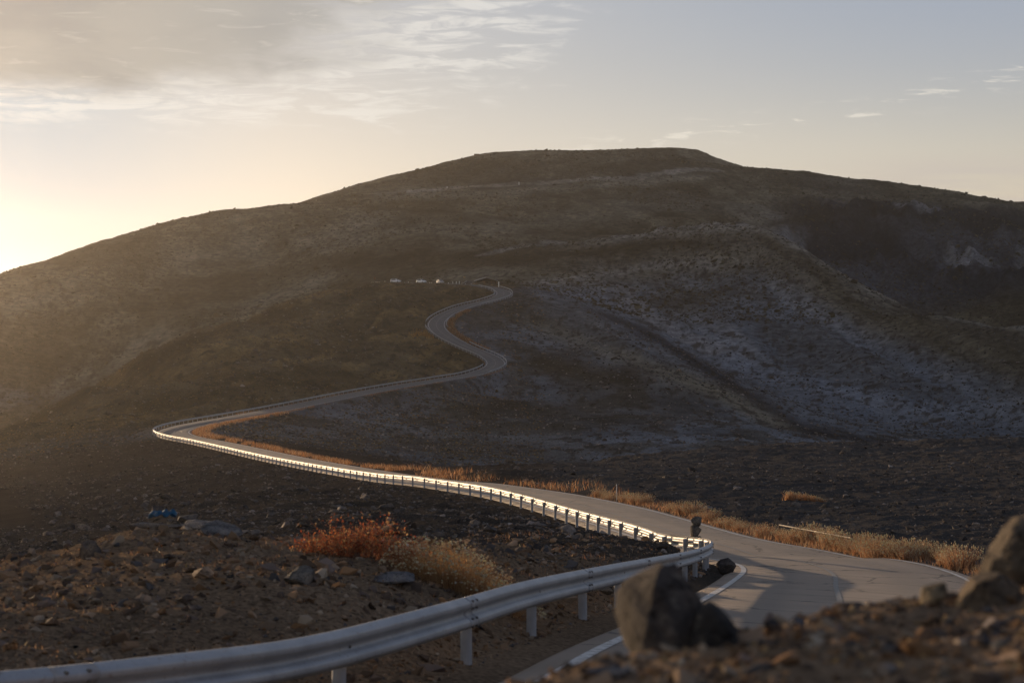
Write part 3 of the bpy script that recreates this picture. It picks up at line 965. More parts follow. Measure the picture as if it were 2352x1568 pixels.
def guardrail(label, path, side, spacing, name='guardrail', parts_max=100, bolts=False):
    """one guardrail: beam, posts, and the posts past the hundredth as one part"""
    root = empty(name, path[0])
    setp(root, label, 'guardrail', 'guardrails along the mountain road')
    inv = -np.asarray(path[0])
    link('beam', beam_mesh('beam', path + inv, side), STEEL, root)
    s_ = np.concatenate([[0], np.cumsum(np.linalg.norm(np.diff(path, axis=0), axis=1))])
    _, nn = normals2(path)
    cur, k_, extra = 0.4, 0, []
    while cur < s_[-1]:
        p = np.array([np.interp(cur, s_, path[:, j]) for j in range(3)])
        nr_ = np.array([np.interp(cur, s_, nn[:, j]) for j in range(2)])
        loc = p + inv
        loc[:2] -= side * nr_ * .112
        ang = math.atan2(side * nr_[1], side * nr_[0])
        if k_ < parts_max:
            me = POST_HI if p[1] < 120 else POST_LO
            o = link('post', me, POSTM, root)
            o.location = tuple(loc); o.rotation_euler = (rng.normal(0, .012), rng.normal(0, .012), ang)
            if bolts and p[1] < 70:
                bm = bmesh.new()
                tube_bm(bm, (.10, 0, .582), (.118, 0, .582), .018, .014, 8)
                b_ = link('bolt', bm_mesh('bolt', bm), BOLTM, o)
        else:
            extra.append((loc, ang))
        if bolts and k_ % 2 == 0 and p[1] < 60:                       # lapped joint between two beam lengths
            i0_ = int(np.searchsorted(s_, max(cur - .75, 0))); i1_ = int(np.searchsorted(s_, min(cur + .1, s_[-1] - .01)))
            lap = np.array([[np.interp(c_, s_, path[:, j]) for j in range(3)] for c_ in np.linspace(max(cur - .62, 0), max(cur - .22, .1), 5)]) + inv
            ln2 = normals2(lap)[1]
            lap[:, :2] += side * ln2 * .005
            jo = link('joint', beam_mesh('joint', lap, side), LAPM, root)
            for q_ in (1, 3):
                for hz in (.445, .525, .640, .720):
                    bm = bmesh.new()
                    c_ = Vector((lap[q_][0] + side * ln2[q_][0] * .060, lap[q_][1] + side * ln2[q_][1] * .060, lap[q_][2] + hz))
                    d_ = Vector((side * ln2[q_][0], side * ln2[q_][1], 0)) * .030
                    tube_bm(bm, c_, c_ + d_, .016, .013, 8)
                    link('bolt', bm_mesh('bolt', bm), BOLTM, jo)
        k_ += 1
        cur += spacing(p)
    if extra:
        v, f, b0 = [], [], 0
        pv = np.array([w.co for w in POST_LO.vertices])
        pf = [list(q.vertices) for q in POST_LO.polygons]
        q4 = np.array([q for q in pf if len(q) == 4])
        for loc, ang in extra:
            c_, s2_ = math.cos(ang), math.sin(ang)
            v.append(np.stack([pv[:, 0] * c_ - pv[:, 1] * s2_, pv[:, 0] * s2_ + pv[:, 1] * c_, pv[:, 2]], 1) + loc)
            f.append(q4 + b0); b0 += len(pv)
        o = link('far_posts', np_mesh('far_posts', np.vstack(v), np.vstack(f)), POSTM, root)
        o['kind'] = 'stuff'
    return root


def sub(path, y0=None, y1=None, i0=None, i1=None):
    return path[i0:i1]
def idx(D, after=0):
    j = np.nonzero(LEFT[after:, 1] >= D)[0]
    return after + int(j[0]) if len(j) else len(LEFT) - 1
i_b3 = int(np.argmin(np.abs(LEFT[:, 1] - 602)))
def spc(p):
    return 2.0 if (57 < p[1] < 69) else (4.0 if p[1] < 200 else 3.2)
guardrail('long grey guardrail left of the near road, sweeping from close by down to the hairpin', LEFT[:i_b3 - 1], 1, spc, bolts=True)
i_c = int(np.argmin(np.abs(LEFT[:, 1] - 668)))
guardrail('pale guardrail left of the short straight between the two middle bends', LEFT[i_b3 + 2:i_c], 1, lambda p: 3.0)
i_d = int(np.argmin(np.abs(LEFT[:, 1] - 776)))
guardrail('pale guardrail curving up the left side of the last bends below the car park', LEFT[i_c + 2:i_d], 1, lambda p: 3.0)
ER = LEFT.copy(); ER[:, :2] += rr * (OFF_C * 2 - .25)
ER = smooth_path(ER, 6)
def eidx(D):
    return int(np.argmin(np.abs(ER[:, 1] - D) + 1e3 * (np.arange(len(ER)) < i_b3 * .5)))
guardrail('short guardrail round the outside of the middle right-hand bend', ER[eidx(578):eidx(640)], -1, lambda p: 3.0)
guardrail('short guardrail round the outside of the topmost bend below the hut', ER[eidx(715):eidx(776)], -1, lambda p: 3.0)
guardrail('low guardrail inside the upper left-hand bend', ER[eidx(662):eidx(690)], -1, lambda p: 3.0)

# ------------------------------------------------------------------ rocks and gravel
def rock_proto(seed, n=26, flat=.75, squash=(1, 1, 1)):
    r = np.random.default_rng(seed)
    p = r.normal(size=(n, 3))
    p /= np.linalg.norm(p, axis=1)[:, None]
    p *= (0.72 + .28 * r.random((n, 1)))
    p[:, 2] *= flat
    p *= np.array(squash)
    for _ in range(3):                                   # a few flat breaks
        d = r.normal(size=3); d /= np.linalg.norm(d)
        t = p @ d
        lim = .55 + .25 * r.random()
        p -= np.where(t > lim, t - lim, 0)[:, None] * d
    bm = bmesh.new()
    for q in p:
        bm.verts.new(q)
    res = bmesh.ops.convex_hull(bm, input=bm.verts)
    junk = [g for g in res['geom_interior'] + res['geom_unused'] if isinstance(g, bmesh.types.BMVert)]
    bmesh.ops.delete(bm, geom=list(set(junk)), context='VERTS')
    bmesh.ops.triangulate(bm, faces=bm.faces)
    bmesh.ops.recalc_face_normals(bm, faces=bm.faces)
    bm.verts.ensure_lookup_table()
    v = np.array([w.co[:] for w in bm.verts])
    for i, w in enumerate(bm.verts):
        w.index = i
    f = np.array([[w.index for w in q.verts] for q in bm.faces])
    bm.free()
    return v, f
SMALL = [rock_proto(100 + i, 13, .7) for i in range(10)]
BIG = [rock_proto(200 + i, 34, .72) for i in range(10)]


def euler_np(a, b, c):
    ca_, sa_, cb, sb, cc_, sc = np.cos(a), np.sin(a), np.cos(b), np.sin(b), np.cos(c), np.sin(c)
    R = np.empty((len(a), 3, 3))
    R[:, 0, 0] = cc_ * cb; R[:, 0, 1] = cc_ * sb * sa_ - sc * ca_; R[:, 0, 2] = cc_ * sb * ca_ + sc * sa_
    R[:, 1, 0] = sc * cb; R[:, 1, 1] = sc * sb * sa_ + cc_ * ca_; R[:, 1, 2] = sc * sb * ca_ - cc_ * sa_
    R[:, 2, 0] = -sb; R[:, 2, 1] = cb * sa_; R[:, 2, 2] = cb * ca_
    return R


def scatter_mesh(name, protos, pos, size, cols, rg, stretch=(.7, 1.5)):
    n_ = len(pos)
    pick = rg.integers(0, len(protos), n_)
    V_, F_, C_, base_ = [], [], [], 0
    for k_, (pv, pf) in enumerate(protos):
        m_ = np.nonzero(pick == k_)[0]
        if not len(m_):
            continue
        R = euler_np(rg.normal(0, .5, len(m_)), rg.normal(0, .5, len(m_)), rg.uniform(0, 6.28, len(m_)))
        sc = size[m_, None] * rg.uniform(*stretch, (len(m_), 3))
        sc[:, 2] *= .8
        vv_ = pv[None] * sc[:, None, :]
        vv_ = np.einsum('nij,nkj->nki', R, vv_) + pos[m_, None, :]
        V_.append(vv_.reshape(-1, 3))
        F_.append((pf[None] + (np.arange(len(m_)) * len(pv))[:, None, None] + base_).reshape(-1, 3))
        C_.append(np.repeat(cols[m_], len(pv), 0))
        base_ += len(m_) * len(pv)
    return np_mesh(name, np.vstack(V_), np.vstack(F_), False, np.vstack(C_))


def sample(n_, x0, x1, d0, d1, rg, keep=None, clear=3.5):
    """random ground points, even in bearing and log depth"""
    x = rg.uniform(x0, x1, n_); D = np.exp(rg.uniform(math.log(d0), math.log(d1), n_))
    X = (x - CX) / F * D
    ok = np.abs(road_dist(X, D)) > clear
    if keep is not None:
        ok &= keep(x, D, X)
    X, D, x = X[ok], D[ok], x[ok]
    return np.stack([X, D, ground(X, D)], 1), x


def rock_material():
    m, k = mat('rough_stone')
    at = k.n('ShaderNodeAttribute', attribute_name='tint')
    tc = k.n('ShaderNodeTexCoord')
    v_ = tc.outputs['Object']
    f1, f2 = k.noise(v_, 3.0, 5, .6), k.noise(v_, 26.0, 5, .65)
    g = k.ramp(f1, [(.35, (.55, .52, .50)), (.5, (1, 1, 1)), (.66, (1.7, 1.55, 1.35))])
    c = k.mix(1.0, at.outputs['Color'], g, 'MULTIPLY')
    c = k.mix(k.math('MULTIPLY', k.smooth(f2, .56, .70), .45), c, (.24, .21, .17))
    c = k.mix(k.math('MULTIPLY', k.smooth(f2, .46, .34), .55), c, (.02, .018, .018))
    vo = k.n('ShaderNodeTexVoronoi', feature='DISTANCE_TO_EDGE', i_Scale=5.0)
    wv = k.n('ShaderNodeTexNoise', i_Scale=7.0, i_Detail=4)
    k.l(v_, wv.inputs[0])
    ad = k.n('ShaderNodeVectorMath', operation='MULTIPLY_ADD')
    k.l(wv.outputs['Color'], ad.inputs[0]); ad.inputs[1].default_value = (.25, .25, .25); k.l(v_, ad.inputs[2])
    k.l(ad.outputs[0], vo.inputs['Vector'])
    cr_ = k.smooth(vo.outputs['Distance'], .0, .018)
    c = k.mix(k.math('SUBTRACT', 1.0, cr_), c, (.015, .013, .012))
    b = k.n('ShaderNodeBsdfPrincipled', i_Roughness=.9)
    b.inputs['Specular IOR Level'].default_value = 0.05
    k.l(c, b.inputs['Base Color'])
    h = k.math('ADD', k.math('MULTIPLY', f2, .6), k.math('MULTIPLY', cr_, .5))
    bp = k.n('ShaderNodeBump', i_Strength=.8, i_Distance=.02)
    k.l(h, bp.inputs['Height']); k.l(bp.outputs[0], b.inputs['Normal'])
    finish(k, b.outputs[0])
    return m
ROCKM = rock_material()
GRAVM = tinted('loose_gravel', .9, .25, 5.0, 0.0)
def tint_pick(n_, pal, rg, jit=.25):
    pal = np.array(pal)
    c = pal[rg.integers(0, len(pal), n_)]
    return np.clip(c * (1 + rg.normal(0, jit, (n_, 1))), .012, .6)

PAL_BROWN = [(.24, .165, .11), (.22, .14, .085), (.19, .14, .10), (.15, .095, .06), (.11, .075, .05), (.19, .13, .085), (.09, .065, .05), (.13, .10, .085), (.20, .115, .06), (.075, .07, .07), (.24, .19, .14)]
PAL_DARK = [(.085, .076, .072), (.11, .096, .088), (.06, .055, .054), (.13, .108, .094), (.095, .08, .07), (.20, .17, .15)]
rgg = np.random.default_rng(21)
sets = []
def fine(n_, x0, x1, d0, d1, smin, smax, pal, keep=None, clear=3.5, sink=.25, power=2.2):
    p, _ = sample(n_, x0, x1, d0, d1, rgg, keep, clear)
    s_ = smin * (1 - rgg.random(len(p)) * (1 - (smin / smax) ** power)) ** (-1 / power)
    s_ = s_ * np.clip(p[:, 1] / ((d0 * d1) ** .5), .35, 3.0) ** .55
    p[:, 2] += s_ * (.35 - sink)
    sets.append((p, s_, tint_pick(len(p), pal, rgg)))
fine(2600, 1250, 2700, 40, 150, .012, .05, PAL_BROWN, lambda x, D, X: np.abs(road_dist(X, D)) < 4.6 + 1.4 * (D < 75) * (road_dist(X, D) > 0), 2.55)
fine(5000, 2600, 6500, 3.2, 12, .012, .07, PAL_BROWN, None, 3.6)
fine(420, 600, 2700, 3.6, 9, .035, .085, PAL_BROWN + PAL_DARK, None, 3.5, .45)
fine(9000, 300, 3000, 3.2, 10, .010, .055, PAL_BROWN, None, 3.35)
fine(1500, 500, 2700, 3.6, 9, .012, .03, [(.30, .20, .10), (.22, .13, .07), (.26, .22, .17)], None, 3.4)
fine(900, -250, 1500, 15, 40, .07, .17, PAL_BROWN, lambda x, D, X: road_dist(X, D) < 0, 3.8, .4)
fine(24000, -250, 1700, 13, 62, .018, .13, PAL_BROWN, lambda x, D, X: road_dist(X, D) < 0, 3.6)
fine(5000, 1050, 1680, 36, 72, .03, .22, PAL_DARK + PAL_BROWN[:3], lambda x, D, X: road_dist(X, D) < 0, 3.6)
fine(26000, -250, 1680, 60, 360, .07, .32, PAL_DARK + [(.14, .115, .09)], lambda x, D, X: road_dist(X, D) < 0, 4.0, .3)
fine(17000, 1050, 2700, 62, 330, .06, .26, PAL_DARK, lambda x, D, X: road_dist(X, D) > 0, 4.6, .3)
fine(14000, 560, 2500, 330, 720, .22, .8, PAL_DARK, lambda x, D, X: (road_dist(X, D) > 0) | (x > 1200), 5.5, .4)
fine(14000, -250, 1200, 330, 780, .20, .75, PAL_DARK + [(.12, .085, .045), (.14, .10, .05)], lambda x, D, X: road_dist(X, D) > -1e4, 5.5, .4)
P_, S_, T_ = (np.concatenate([s_[i] for s_ in sets]) for i in range(3))
setp(link('gravel', scatter_mesh('gravel', SMALL, P_, S_, T_, rgg), GRAVM), 'loose brown and dark volcanic gravel covering the ground', 'gravel', kind='stuff')

# low mountain scrub: small dark cushions over the far slopes
SHRUB = [rock_proto(300 + i, 14, .6) for i in range(6)]
SCRUBM = tinted('mountain_scrub', .95, .4, 1.2, 0.0)
p1_, _ = sample(52000, -250, 2600, 800, 1720, rgg, None, 8)
vis = fbm(p1_[:, 0] * .02, p1_[:, 1] * .012, 401, 4) + .25 * rgg.random(len(p1_))
p1_ = p1_[(vis > .63)]
s1_ = rgg.uniform(.45, 1.1, len(p1_)) * (p1_[:, 1] / 1200) ** .6 * np.where(rgg.random(len(p1_)) > .94, 1.9, 1)
t1_ = tint_pick(len(p1_), [(.060, .052, .032), (.072, .060, .038), (.052, .044, .03), (.085, .07, .045)], rgg)
p2_, _ = sample(30000, -250, 1250, 340, 830, rgg, None, 6)
vis = fbm(p2_[:, 0] * .10, p2_[:, 1] * .02, 411, 4) + .3 * rgg.random(len(p2_))
p2_ = p2_[vis > .64]
s2_ = rgg.uniform(.14, .42, len(p2_)) * (p2_[:, 1] / 550) ** .6
t2_ = tint_pick(len(p2_), [(.16, .105, .05), (.20, .13, .06), (.10, .075, .04), (.06, .05, .03), (.13, .10, .06)], rgg)
p3_, _ = sample(9000, 1150, 2600, 560, 1040, rgg, None, 8)
s3_ = rgg.uniform(.2, .7, len(p3_)) * rgg.uniform(.5, 1.2, len(p3_))
t3_ = tint_pick(len(p3_), [(.05, .048, .045), (.045, .041, .038), (.10, .10, .104), (.07, .06, .045)], rgg)
p1_, s1_, t1_ = np.vstack([p1_, p2_, p3_]), np.concatenate([s1_, s2_, s3_]), np.vstack([t1_, t2_, t3_])
setp(link('scrub', scatter_mesh('scrub', SHRUB, p1_, s1_, t1_, rgg, (.7, 1.6)), SCRUBM),
     'dark low scrub scattered over the distant mountainside', 'scrub', kind='stuff')


def rock_object(name, label, loc, size, col, seed, group=None, big=True, rot=None, cat='rock', n=34, flat=.72, m=None, detail=True):
    pv, pf = rock_proto(seed, n, flat)
    pv = pv * np.asarray(size)
    me = np_mesh(name, pv, pf, False, np.tile(col, (len(pv), 1)))
    o = link(name, me, m or ROCKM)
    o.location = tuple(loc)
    o.rotation_euler = rot if rot is not None else (0, 0, 0)
    if detail:
        rough_up(o, seed)
    return setp(o, label, cat, group)


def rough_up(o, seed, cuts=2, amp=.07):
    """subdivide a rock's faces and knock them out of true so its planes break up"""
    bm = bmesh.new(); bm.from_mesh(o.data)
    col = o.data.color_attributes['tint'].data[0].color[:3]
    bmesh.ops.subdivide_edges(bm, edges=bm.edges, cuts=cuts, use_grid_fill=True)
    v = np.array([w.co[:] for w in bm.verts])
    sc = np.abs(v).max()
    q = v / sc
    d = (fbm(q[:, 0] * 3 + q[:, 2] * 2.1 + seed, q[:, 1] * 3 - q[:, 2] * 1.7, seed, 4) - .5) * 2 * amp * sc
    nrm = v / (np.linalg.norm(v, axis=1)[:, None] + 1e-9)
    v2 = v + nrm * d[:, None]
    rf = np.random.default_rng(seed + 5)
    for _ in range(14):                                  # flat fracture planes of different size
        n3_ = rf.normal(size=3); n3_ /= np.linalg.norm(n3_)
        t_ = v2 @ n3_
        lim = t_.max() * rf.uniform(.80, .95)
        v2 -= np.where(t_ > lim, (t_ - lim) * .96, 0)[:, None] * n3_
    d2 = (fbm(v2[:, 0] / sc * 11 + seed, v2[:, 1] / sc * 11 + v2[:, 2] / sc * 9, seed + 3, 3) - .5) * .045 * sc
    v2 += nrm * d2[:, None]
    for w, c in zip(bm.verts, v2):
        w.co = c
    me = o.data
    bm.to_mesh(me); bm.free()
    at = me.color_attributes.get('tint')
    if at is None or len(at.data) != len(me.vertices):
        if at is not None:
            me.color_attributes.remove(at)
        at = me.color_attributes.new('tint', 'FLOAT_COLOR', 'POINT')
    at.data.foreach_set('color', np.tile(np.array(list(col) + [1.0], np.float32), len(me.vertices)))
    me.update()

# ------------------------------------------------------------------ single rocks
STONE = 'dark rocks strewn over the gravel slope left of the guardrail'
rk = np.random.default_rng(5)
def strew(n_, x0, x1, d0, d1, s0, s1, keep, label, group, pal, clear=4.5):
    got = 0
    for _ in range(n_ * 60):
        if got >= n_:
            break
        p, x = sample(1, x0, x1, d0, d1, rk, keep, clear)
        if not len(p):
            continue
        p = p[0]
        row = HY - F * p[2] / p[1]
        if x[0] < -60 or x[0] > 2412 or row > 1600:
            continue
        i_ = max(np.searchsorted(DD, p[1]) - 3, 1)                      # must not be behind nearer ground
        j_ = int(np.clip(np.searchsorted(XS, x[0]), 0, NC - 1))
        if ROWY[:i_, j_].min() < row - 3:
            continue
        s_ = s0 + (s1 - s0) * rk.random() ** 2.2
        rock_object('rock', label, p + [0, 0, s_ * .12], s_ * rk.uniform(.75, 1.3, 3) * [1, 1, .8], tint_pick(1, pal, rk, .15)[0],
                    int(rk.integers(1, 1e6)), group, rot=(rk.normal(0, .25), rk.normal(0, .25), rk.uniform(0, 6.28)), n=20, detail=False)
        got += 1
strew(110, -40, 1500, 62, 335, .26, .62, lambda x, D, X: road_dist(X, D) < 0, 'dark angular rock half sunk in the gravel slope left of the guardrail', STONE, PAL_DARK)
strew(60, 1150, 2400, 75, 290, .24, .58, lambda x, D, X: road_dist(X, D) > 0, 'dark angular rock lying on the lava field right of the road', 'dark rocks on the lava field right of the road', PAL_DARK)
strew(55, 560, 1800, 350, 640, .6, 1.5, lambda x, D, X: (road_dist(X, D) > 0) | (x > 1150), 'dark rock on the shaded slope inside the wide road loop', 'dark rocks on the slope inside the road loop', PAL_DARK)
strew(30, 200, 1150, 430, 700, .6, 1.4, lambda x, D, X: road_dist(X, D) < -6, 'dark rock on the brown ridge above the long straight', 'rocks on the brown ridge above the straight', PAL_DARK)
strew(20, 500, 1450, 1000, 1400, 1.0, 2.4, None, 'dark outcrop rock on the upper mountainside', 'outcrop rocks on the upper mountainside', PAL_DARK)
strew(22, 0, 1200, 17, 31, .09, .2, lambda x, D, X: road_dist(X, D) < -4.4, 'brown stone among the gravel behind the near guardrail', 'stones on the gravel bank behind the near guardrail', PAL_BROWN)


def at(x, y, D):
    """plan point on the ground at bearing x and depth D"""
    X = (x - CX) / F * D
    return np.array([X, D, float(ground(X, D))])


def px(n_, D):
    return n_ / F * D
# boulders on the viewpoint mound
def shaped_rock(name, label, D, outline, depth, col, seed, cat='boulder'):
    """rock given by its front outline (survey pixels at depth D), rounded back in depth"""
    cx_, cy_ = np.mean([q[0] for q in outline]), max(q[1] for q in outline)
    o0 = P(cx_, cy_, D)
    pts = []
    for q_ in outline:
        if len(q_) == 3:                                  # (x, y, depth behind the front)
            pts.append(P(q_[0], q_[1], D) - o0 + [0, q_[2], 0])
            continue
        q = P(*q_, D) - o0
        pts.append(q + [0, -depth * .15, 0]); pts.append(q * [.92, 1, .95] + [0, depth * .45, 0])
        pts.append(q * [.55, 1, .78] + [0, -depth * .5, 0]); pts.append(q * [.6, 1, .8] + [0, depth, 0])
    bm = bmesh.new()
    for q in pts:
        bm.verts.new(q)
    r_ = bmesh.ops.convex_hull(bm, input=bm.verts)
    bmesh.ops.delete(bm, geom=list({g for g in r_['geom_interior'] + r_['geom_unused'] if isinstance(g, bmesh.types.BMVert)}), context='VERTS')
    bmesh.ops.triangulate(bm, faces=bm.faces)
    bmesh.ops.recalc_face_normals(bm, faces=bm.faces)
    bm.verts.index_update()
    v_ = np.array([w.co[:] for w in bm.verts]); f_ = np.array([[w.index for w in q.verts] for q in bm.faces]); bm.free()
    o = link(name, np_mesh(name, v_, f_, False, np.tile(col, (len(v_), 1))), ROCKM)
    o.location = tuple(o0)
    rough_up(o, seed, 3, .06)
    return setp(o, label, cat)
shaped_rock('boulder', 'big dark blurred boulder in front of the guardrail, sunlit tan on its left edge', 6.7,
            [(1422, 1378, .22), (1418, 1440, .22), (1440, 1510, .22), (1456, 1345, .2), (1502, 1336, -.02), (1484, 1420, -.07), (1470, 1510, -.07), (1520, 1306, .08), (1556, 1302, .1),
             (1596, 1344, .02), (1626, 1405, 0), (1650, 1510, -.02), (1560, 1430, -.15), (1550, 1515, -.17), (1590, 1345, .36), (1640, 1500, .36), (1530, 1312, .36), (1450, 1500, .4), (1440, 1390, .36)], .22, (.062, .053, .049), 911)
shaped_rock('boulder', 'low black stone leaning against the right foot of the big dark boulder', 6.55,
            [(1585, 1490), (1600, 1410), (1630, 1382), (1662, 1394), (1690, 1420), (1698, 1470), (1640, 1500)], .16, (.036, .034, .034), 917)
shaped_rock('boulder', 'tall tan boulder cut by the right edge of the picture', 7.6,
            [(2262, 1350), (2272, 1282), (2298, 1252), (2322, 1216), (2352, 1186), (2400, 1178), (2460, 1230), (2470, 1330), (2380, 1370)], .30, (.11, .088, .066), 923)
shaped_rock('boulder', 'lower tan boulder with a black hollow, left of the tall one', 7.2,
            [(2176, 1470), (2200, 1400), (2222, 1345), (2258, 1312), (2300, 1306), (2340, 1340), (2345, 1420), (2290, 1480)], .22, (.12, .092, .066), 931)
b_ = at(2150, 0, 7.3)
rock_object('boulder', 'small pointed tan rock on the crest of the mound, left of the two tan boulders', b_ + [0, 0, .03], (px(42, 7.8), px(45, 7.8), px(52, 7.8)), (.16, .13, .09), 937, cat='boulder', n=20, flat=.9, rot=(.3, .5, .2))
b_ = at(1775, 0, 6.9)
rock_object('rock', 'small dark rock on the mound crest right of the black stone', b_ + [0, 0, .02], (px(28, 6.9), px(30, 6.9), px(26, 6.9)), (.05, .05, .055), 941, n=18)
b_ = at(1830, 0, 7.0)
rock_object('rock', 'small bluish rock on the mound crest in front of the road shadow', b_ + [0, 0, .02], (px(34, 7.0), px(30, 7.0), px(24, 7.0)), (.085, .085, .095), 947, n=18)
b_ = at(1390, 0, 6.2)
rock_object('slab', 'flat bluish slab lying at the left foot of the big dark boulder', b_ + [0, 0, .01], (px(80, 6.2), px(60, 6.2), px(26, 6.2)), (.12, .115, .12), 953, cat='rock', n=20, flat=.5, rot=(.1, -.1, .3))
# behind the near guardrail
def hr(x, y, dmin, dmax=None):
    return hit(x, y, dmin, dmax or dmin * 3)
q = at(1647, 0, 62.5)
q[0] += .55
rock_object('boulder', 'dark boulder on the road edge just right of the guardrail bend', at(1640, 0, 57.5) + [.35, 0, .18], (.40, .38, .38), (.07, .062, .06), 961, cat='boulder', n=24, flat=.8)
q = hr(1392, 1368, 22, 40)
rock_object('rock', 'round grey stone seen under the near guardrail beside a post', q + [0, 0, .06], (.18, .16, .14), (.13, .115, .10), 967, n=24)
q = at(205, 0, 27.2)
rock_object('boulder', 'squat brown boulder on the gravel crest at left', q + [0, 0, .10], (px(42, 27), px(40, 27), px(38, 27)), (.10, .085, .075), 971, cat='boulder', n=24, flat=.85)
q = at(335, 0, 29.4)
rock_object('slab', 'pale flat slab left of the blue scrap', q + [0, 0, .06], (px(58, 29), px(50, 29), px(24, 29)), (.15, .135, .125), 977, cat='rock', n=22, flat=.5)
q = at(392, 0, 29.6)
SLAB2 = q + [0, 0, .07]
rock_object('slab', 'small pale slab directly under the blue scrap', SLAB2, (px(34, 29), px(34, 29), px(20, 29)), (.17, .145, .125), 983, cat='rock', n=20, flat=.55)
q = at(505, 0, 29.3)
rock_object('slab', 'large tilted slate slab with a sunlit left edge on the gravel crest', q + [0, 0, .08], (px(72, 29), px(60, 29), px(30, 29)), (.13, .125, .125), 991, cat='rock', n=22, flat=.5, rot=(.25, .18, .1))
q = at(690, 0, 30.3)
rock_object('rock', 'pale pinkish rock left of the red bush', q + [0, 0, .05], (px(22, 30), px(24, 30), px(18, 30)), (.19, .15, .13), 997, n=20)
q = hr(700, 1345, 20, 30)
rock_object('rock', 'grey pyramid-shaped rock in front of the red bush', q + [0, 0, .08], (px(55, 25), px(55, 25), px(48, 25)), (.12, .11, .10), 1009, n=18, flat=.8)
q = hr(905, 1345, 20, 30)
rock_object('slab', 'wide bluish slab lying between the red bush and the guardrail', q + [0, 0, .05], (px(70, 25), px(60, 25), px(34, 25)), (.125, .125, .135), 1013, cat='rock', n=22, flat=.55)
# stacked stones by the guardrail bend
cd = 70.5
base_p = np.array([(1596 - CX) / F * cd, cd, float(ground((1596 - CX) / F * cd, cd))])
k_rail = int(np.argmin(np.abs(LEFT[:, 1] - cd)))
CAIRN = LEFT[k_rail] + np.append(rr[k_rail] * .75, 0.0)
CAIRN[0] = (1598 - CX) / F * CAIRN[1]
CAIRN[2] = LEFT[k_rail][2] + .02
def stone_of_stack(label, z, size, seed, off=(0, 0), col=(.13, .115, .10)):
    rock_object('stacked_stone', label, CAIRN + [off[0], off[1], z], size, col, seed, 'stones of the stack beside the guardrail', cat='stone', n=17, flat=.95)
stone_of_stack('broad bottom stone of the stack beside the guardrail', .24, (.40, .38, .33), 1021)
stone_of_stack('middle stone of the stack beside the guardrail', .64, (.34, .32, .36), 1031, (-.03, 0))
stone_of_stack('rounded top stone of the stack beside the guardrail', 1.04, (.29, .28, .34), 1033, (.02, 0), (.12, .11, .10))
rock_object('rock', 'dark pointed rock leaning at the foot of the stone stack', CAIRN + [.42, .1, .1], (.2, .2, .16), (.06, .055, .055), 1039, n=18)

# blue scrap on the slab
bm = bmesh.new()
gx_, gy_ = 14, 8
grid = [[bm.verts.new(((i / gx_ - .5) * .42, (j / gy_ - .5) * .26, .045 * math.sin(i * .9) * math.cos(j * .8 + i * .3) + .05 * (1 - (2 * i / gx_ - 1) ** 2) + .012 * math.sin(j * 2.1 + i))) for j in range(gy_ + 1)] for i in range(gx_ + 1)]
for i in range(gx_):
    for j in range(gy_):
        bm.faces.new((grid[i][j], grid[i + 1][j], grid[i + 1][j + 1], grid[i][j + 1]))
ge = bmesh.ops.solidify(bm, geom=bm.faces[:], thickness=.012)
o = link('plastic_scrap', bm_mesh('plastic_scrap', bm, True), simple('blue_plastic', (.012, .11, .22), .6, 0, .2, 6))
o.location = tuple(SLAB2 + [-.12, 0, .16]); o.rotation_euler = (.12, -.05, .1)
setp(o, 'crumpled bright blue plastic scrap lying on a pale slab', 'litter')

# ------------------------------------------------------------------ grass and bushes
def blades(rg, base, h, w, lean, cols, heads=0.0, headcol=None, headsize=.02, seg=3):
    """thin curved blades; base (n,3), h/w (n,), lean (n,2) plan offset of the tip"""
    n_ = len(base)
    t = np.linspace(0, 1, seg + 1)
    ang = rg.uniform(0, 6.28, n_)
    wd = np.stack([np.cos(ang), np.sin(ang)], 1)
    V_ = np.empty((n_, seg + 1, 2, 3))
    for k_, tk in enumerate(t):
        c = base.copy()
        c[:, :2] += lean * (tk ** 1.7)[..., None] if np.ndim(tk) else lean * tk ** 1.7
        c[:, 2] += h * (tk - .12 * tk ** 3)
        ww = (w * (1 - .85 * tk))[:, None] * wd / 2
        V_[:, k_, 0] = c; V_[:, k_, 1] = c
        V_[:, k_, 0, :2] -= ww; V_[:, k_, 1, :2] += ww
    i_ = np.arange(n_ * (seg + 1) * 2).reshape(n_, seg + 1, 2)
    f = np.stack([i_[:, :-1, 0], i_[:, :-1, 1], i_[:, 1:, 1], i_[:, 1:, 0]], -1).reshape(-1, 4)
    V_ = V_.reshape(-1, 3); C_ = np.repeat(cols, (seg + 1) * 2, 0)
    if heads > 0:
        m_ = np.nonzero(rg.random(n_) < heads)[0]
        tip = base[m_].copy(); tip[:, :2] += lean[m_]; tip[:, 2] += h[m_] * .88
        s_ = headsize * rg.uniform(.6, 1.3, len(m_))
        d = np.array([[-.5, 0, 0], [.5, 0, 0], [0, -.5, 0], [0, .5, 0], [0, 0, -1.1], [0, 0, 1.3]])
        hv = tip[:, None] + d[None] * s_[:, None, None]
        hf = np.array([[0, 2, 4], [2, 1, 4], [1, 3, 4], [3, 0, 4], [2, 0, 5], [1, 2, 5], [3, 1, 5], [0, 3, 5]])
        tf = (hf[None] + (np.arange(len(m_)) * 6)[:, None, None] + len(V_)).reshape(-1, 3)
        V_ = np.vstack([V_, hv.reshape(-1, 3)])
        C_ = np.vstack([C_, np.repeat(tint_pick(len(m_), headcol, rg, .15), 6, 0)])
        return V_, [f, tf], C_
    return V_, [f], C_

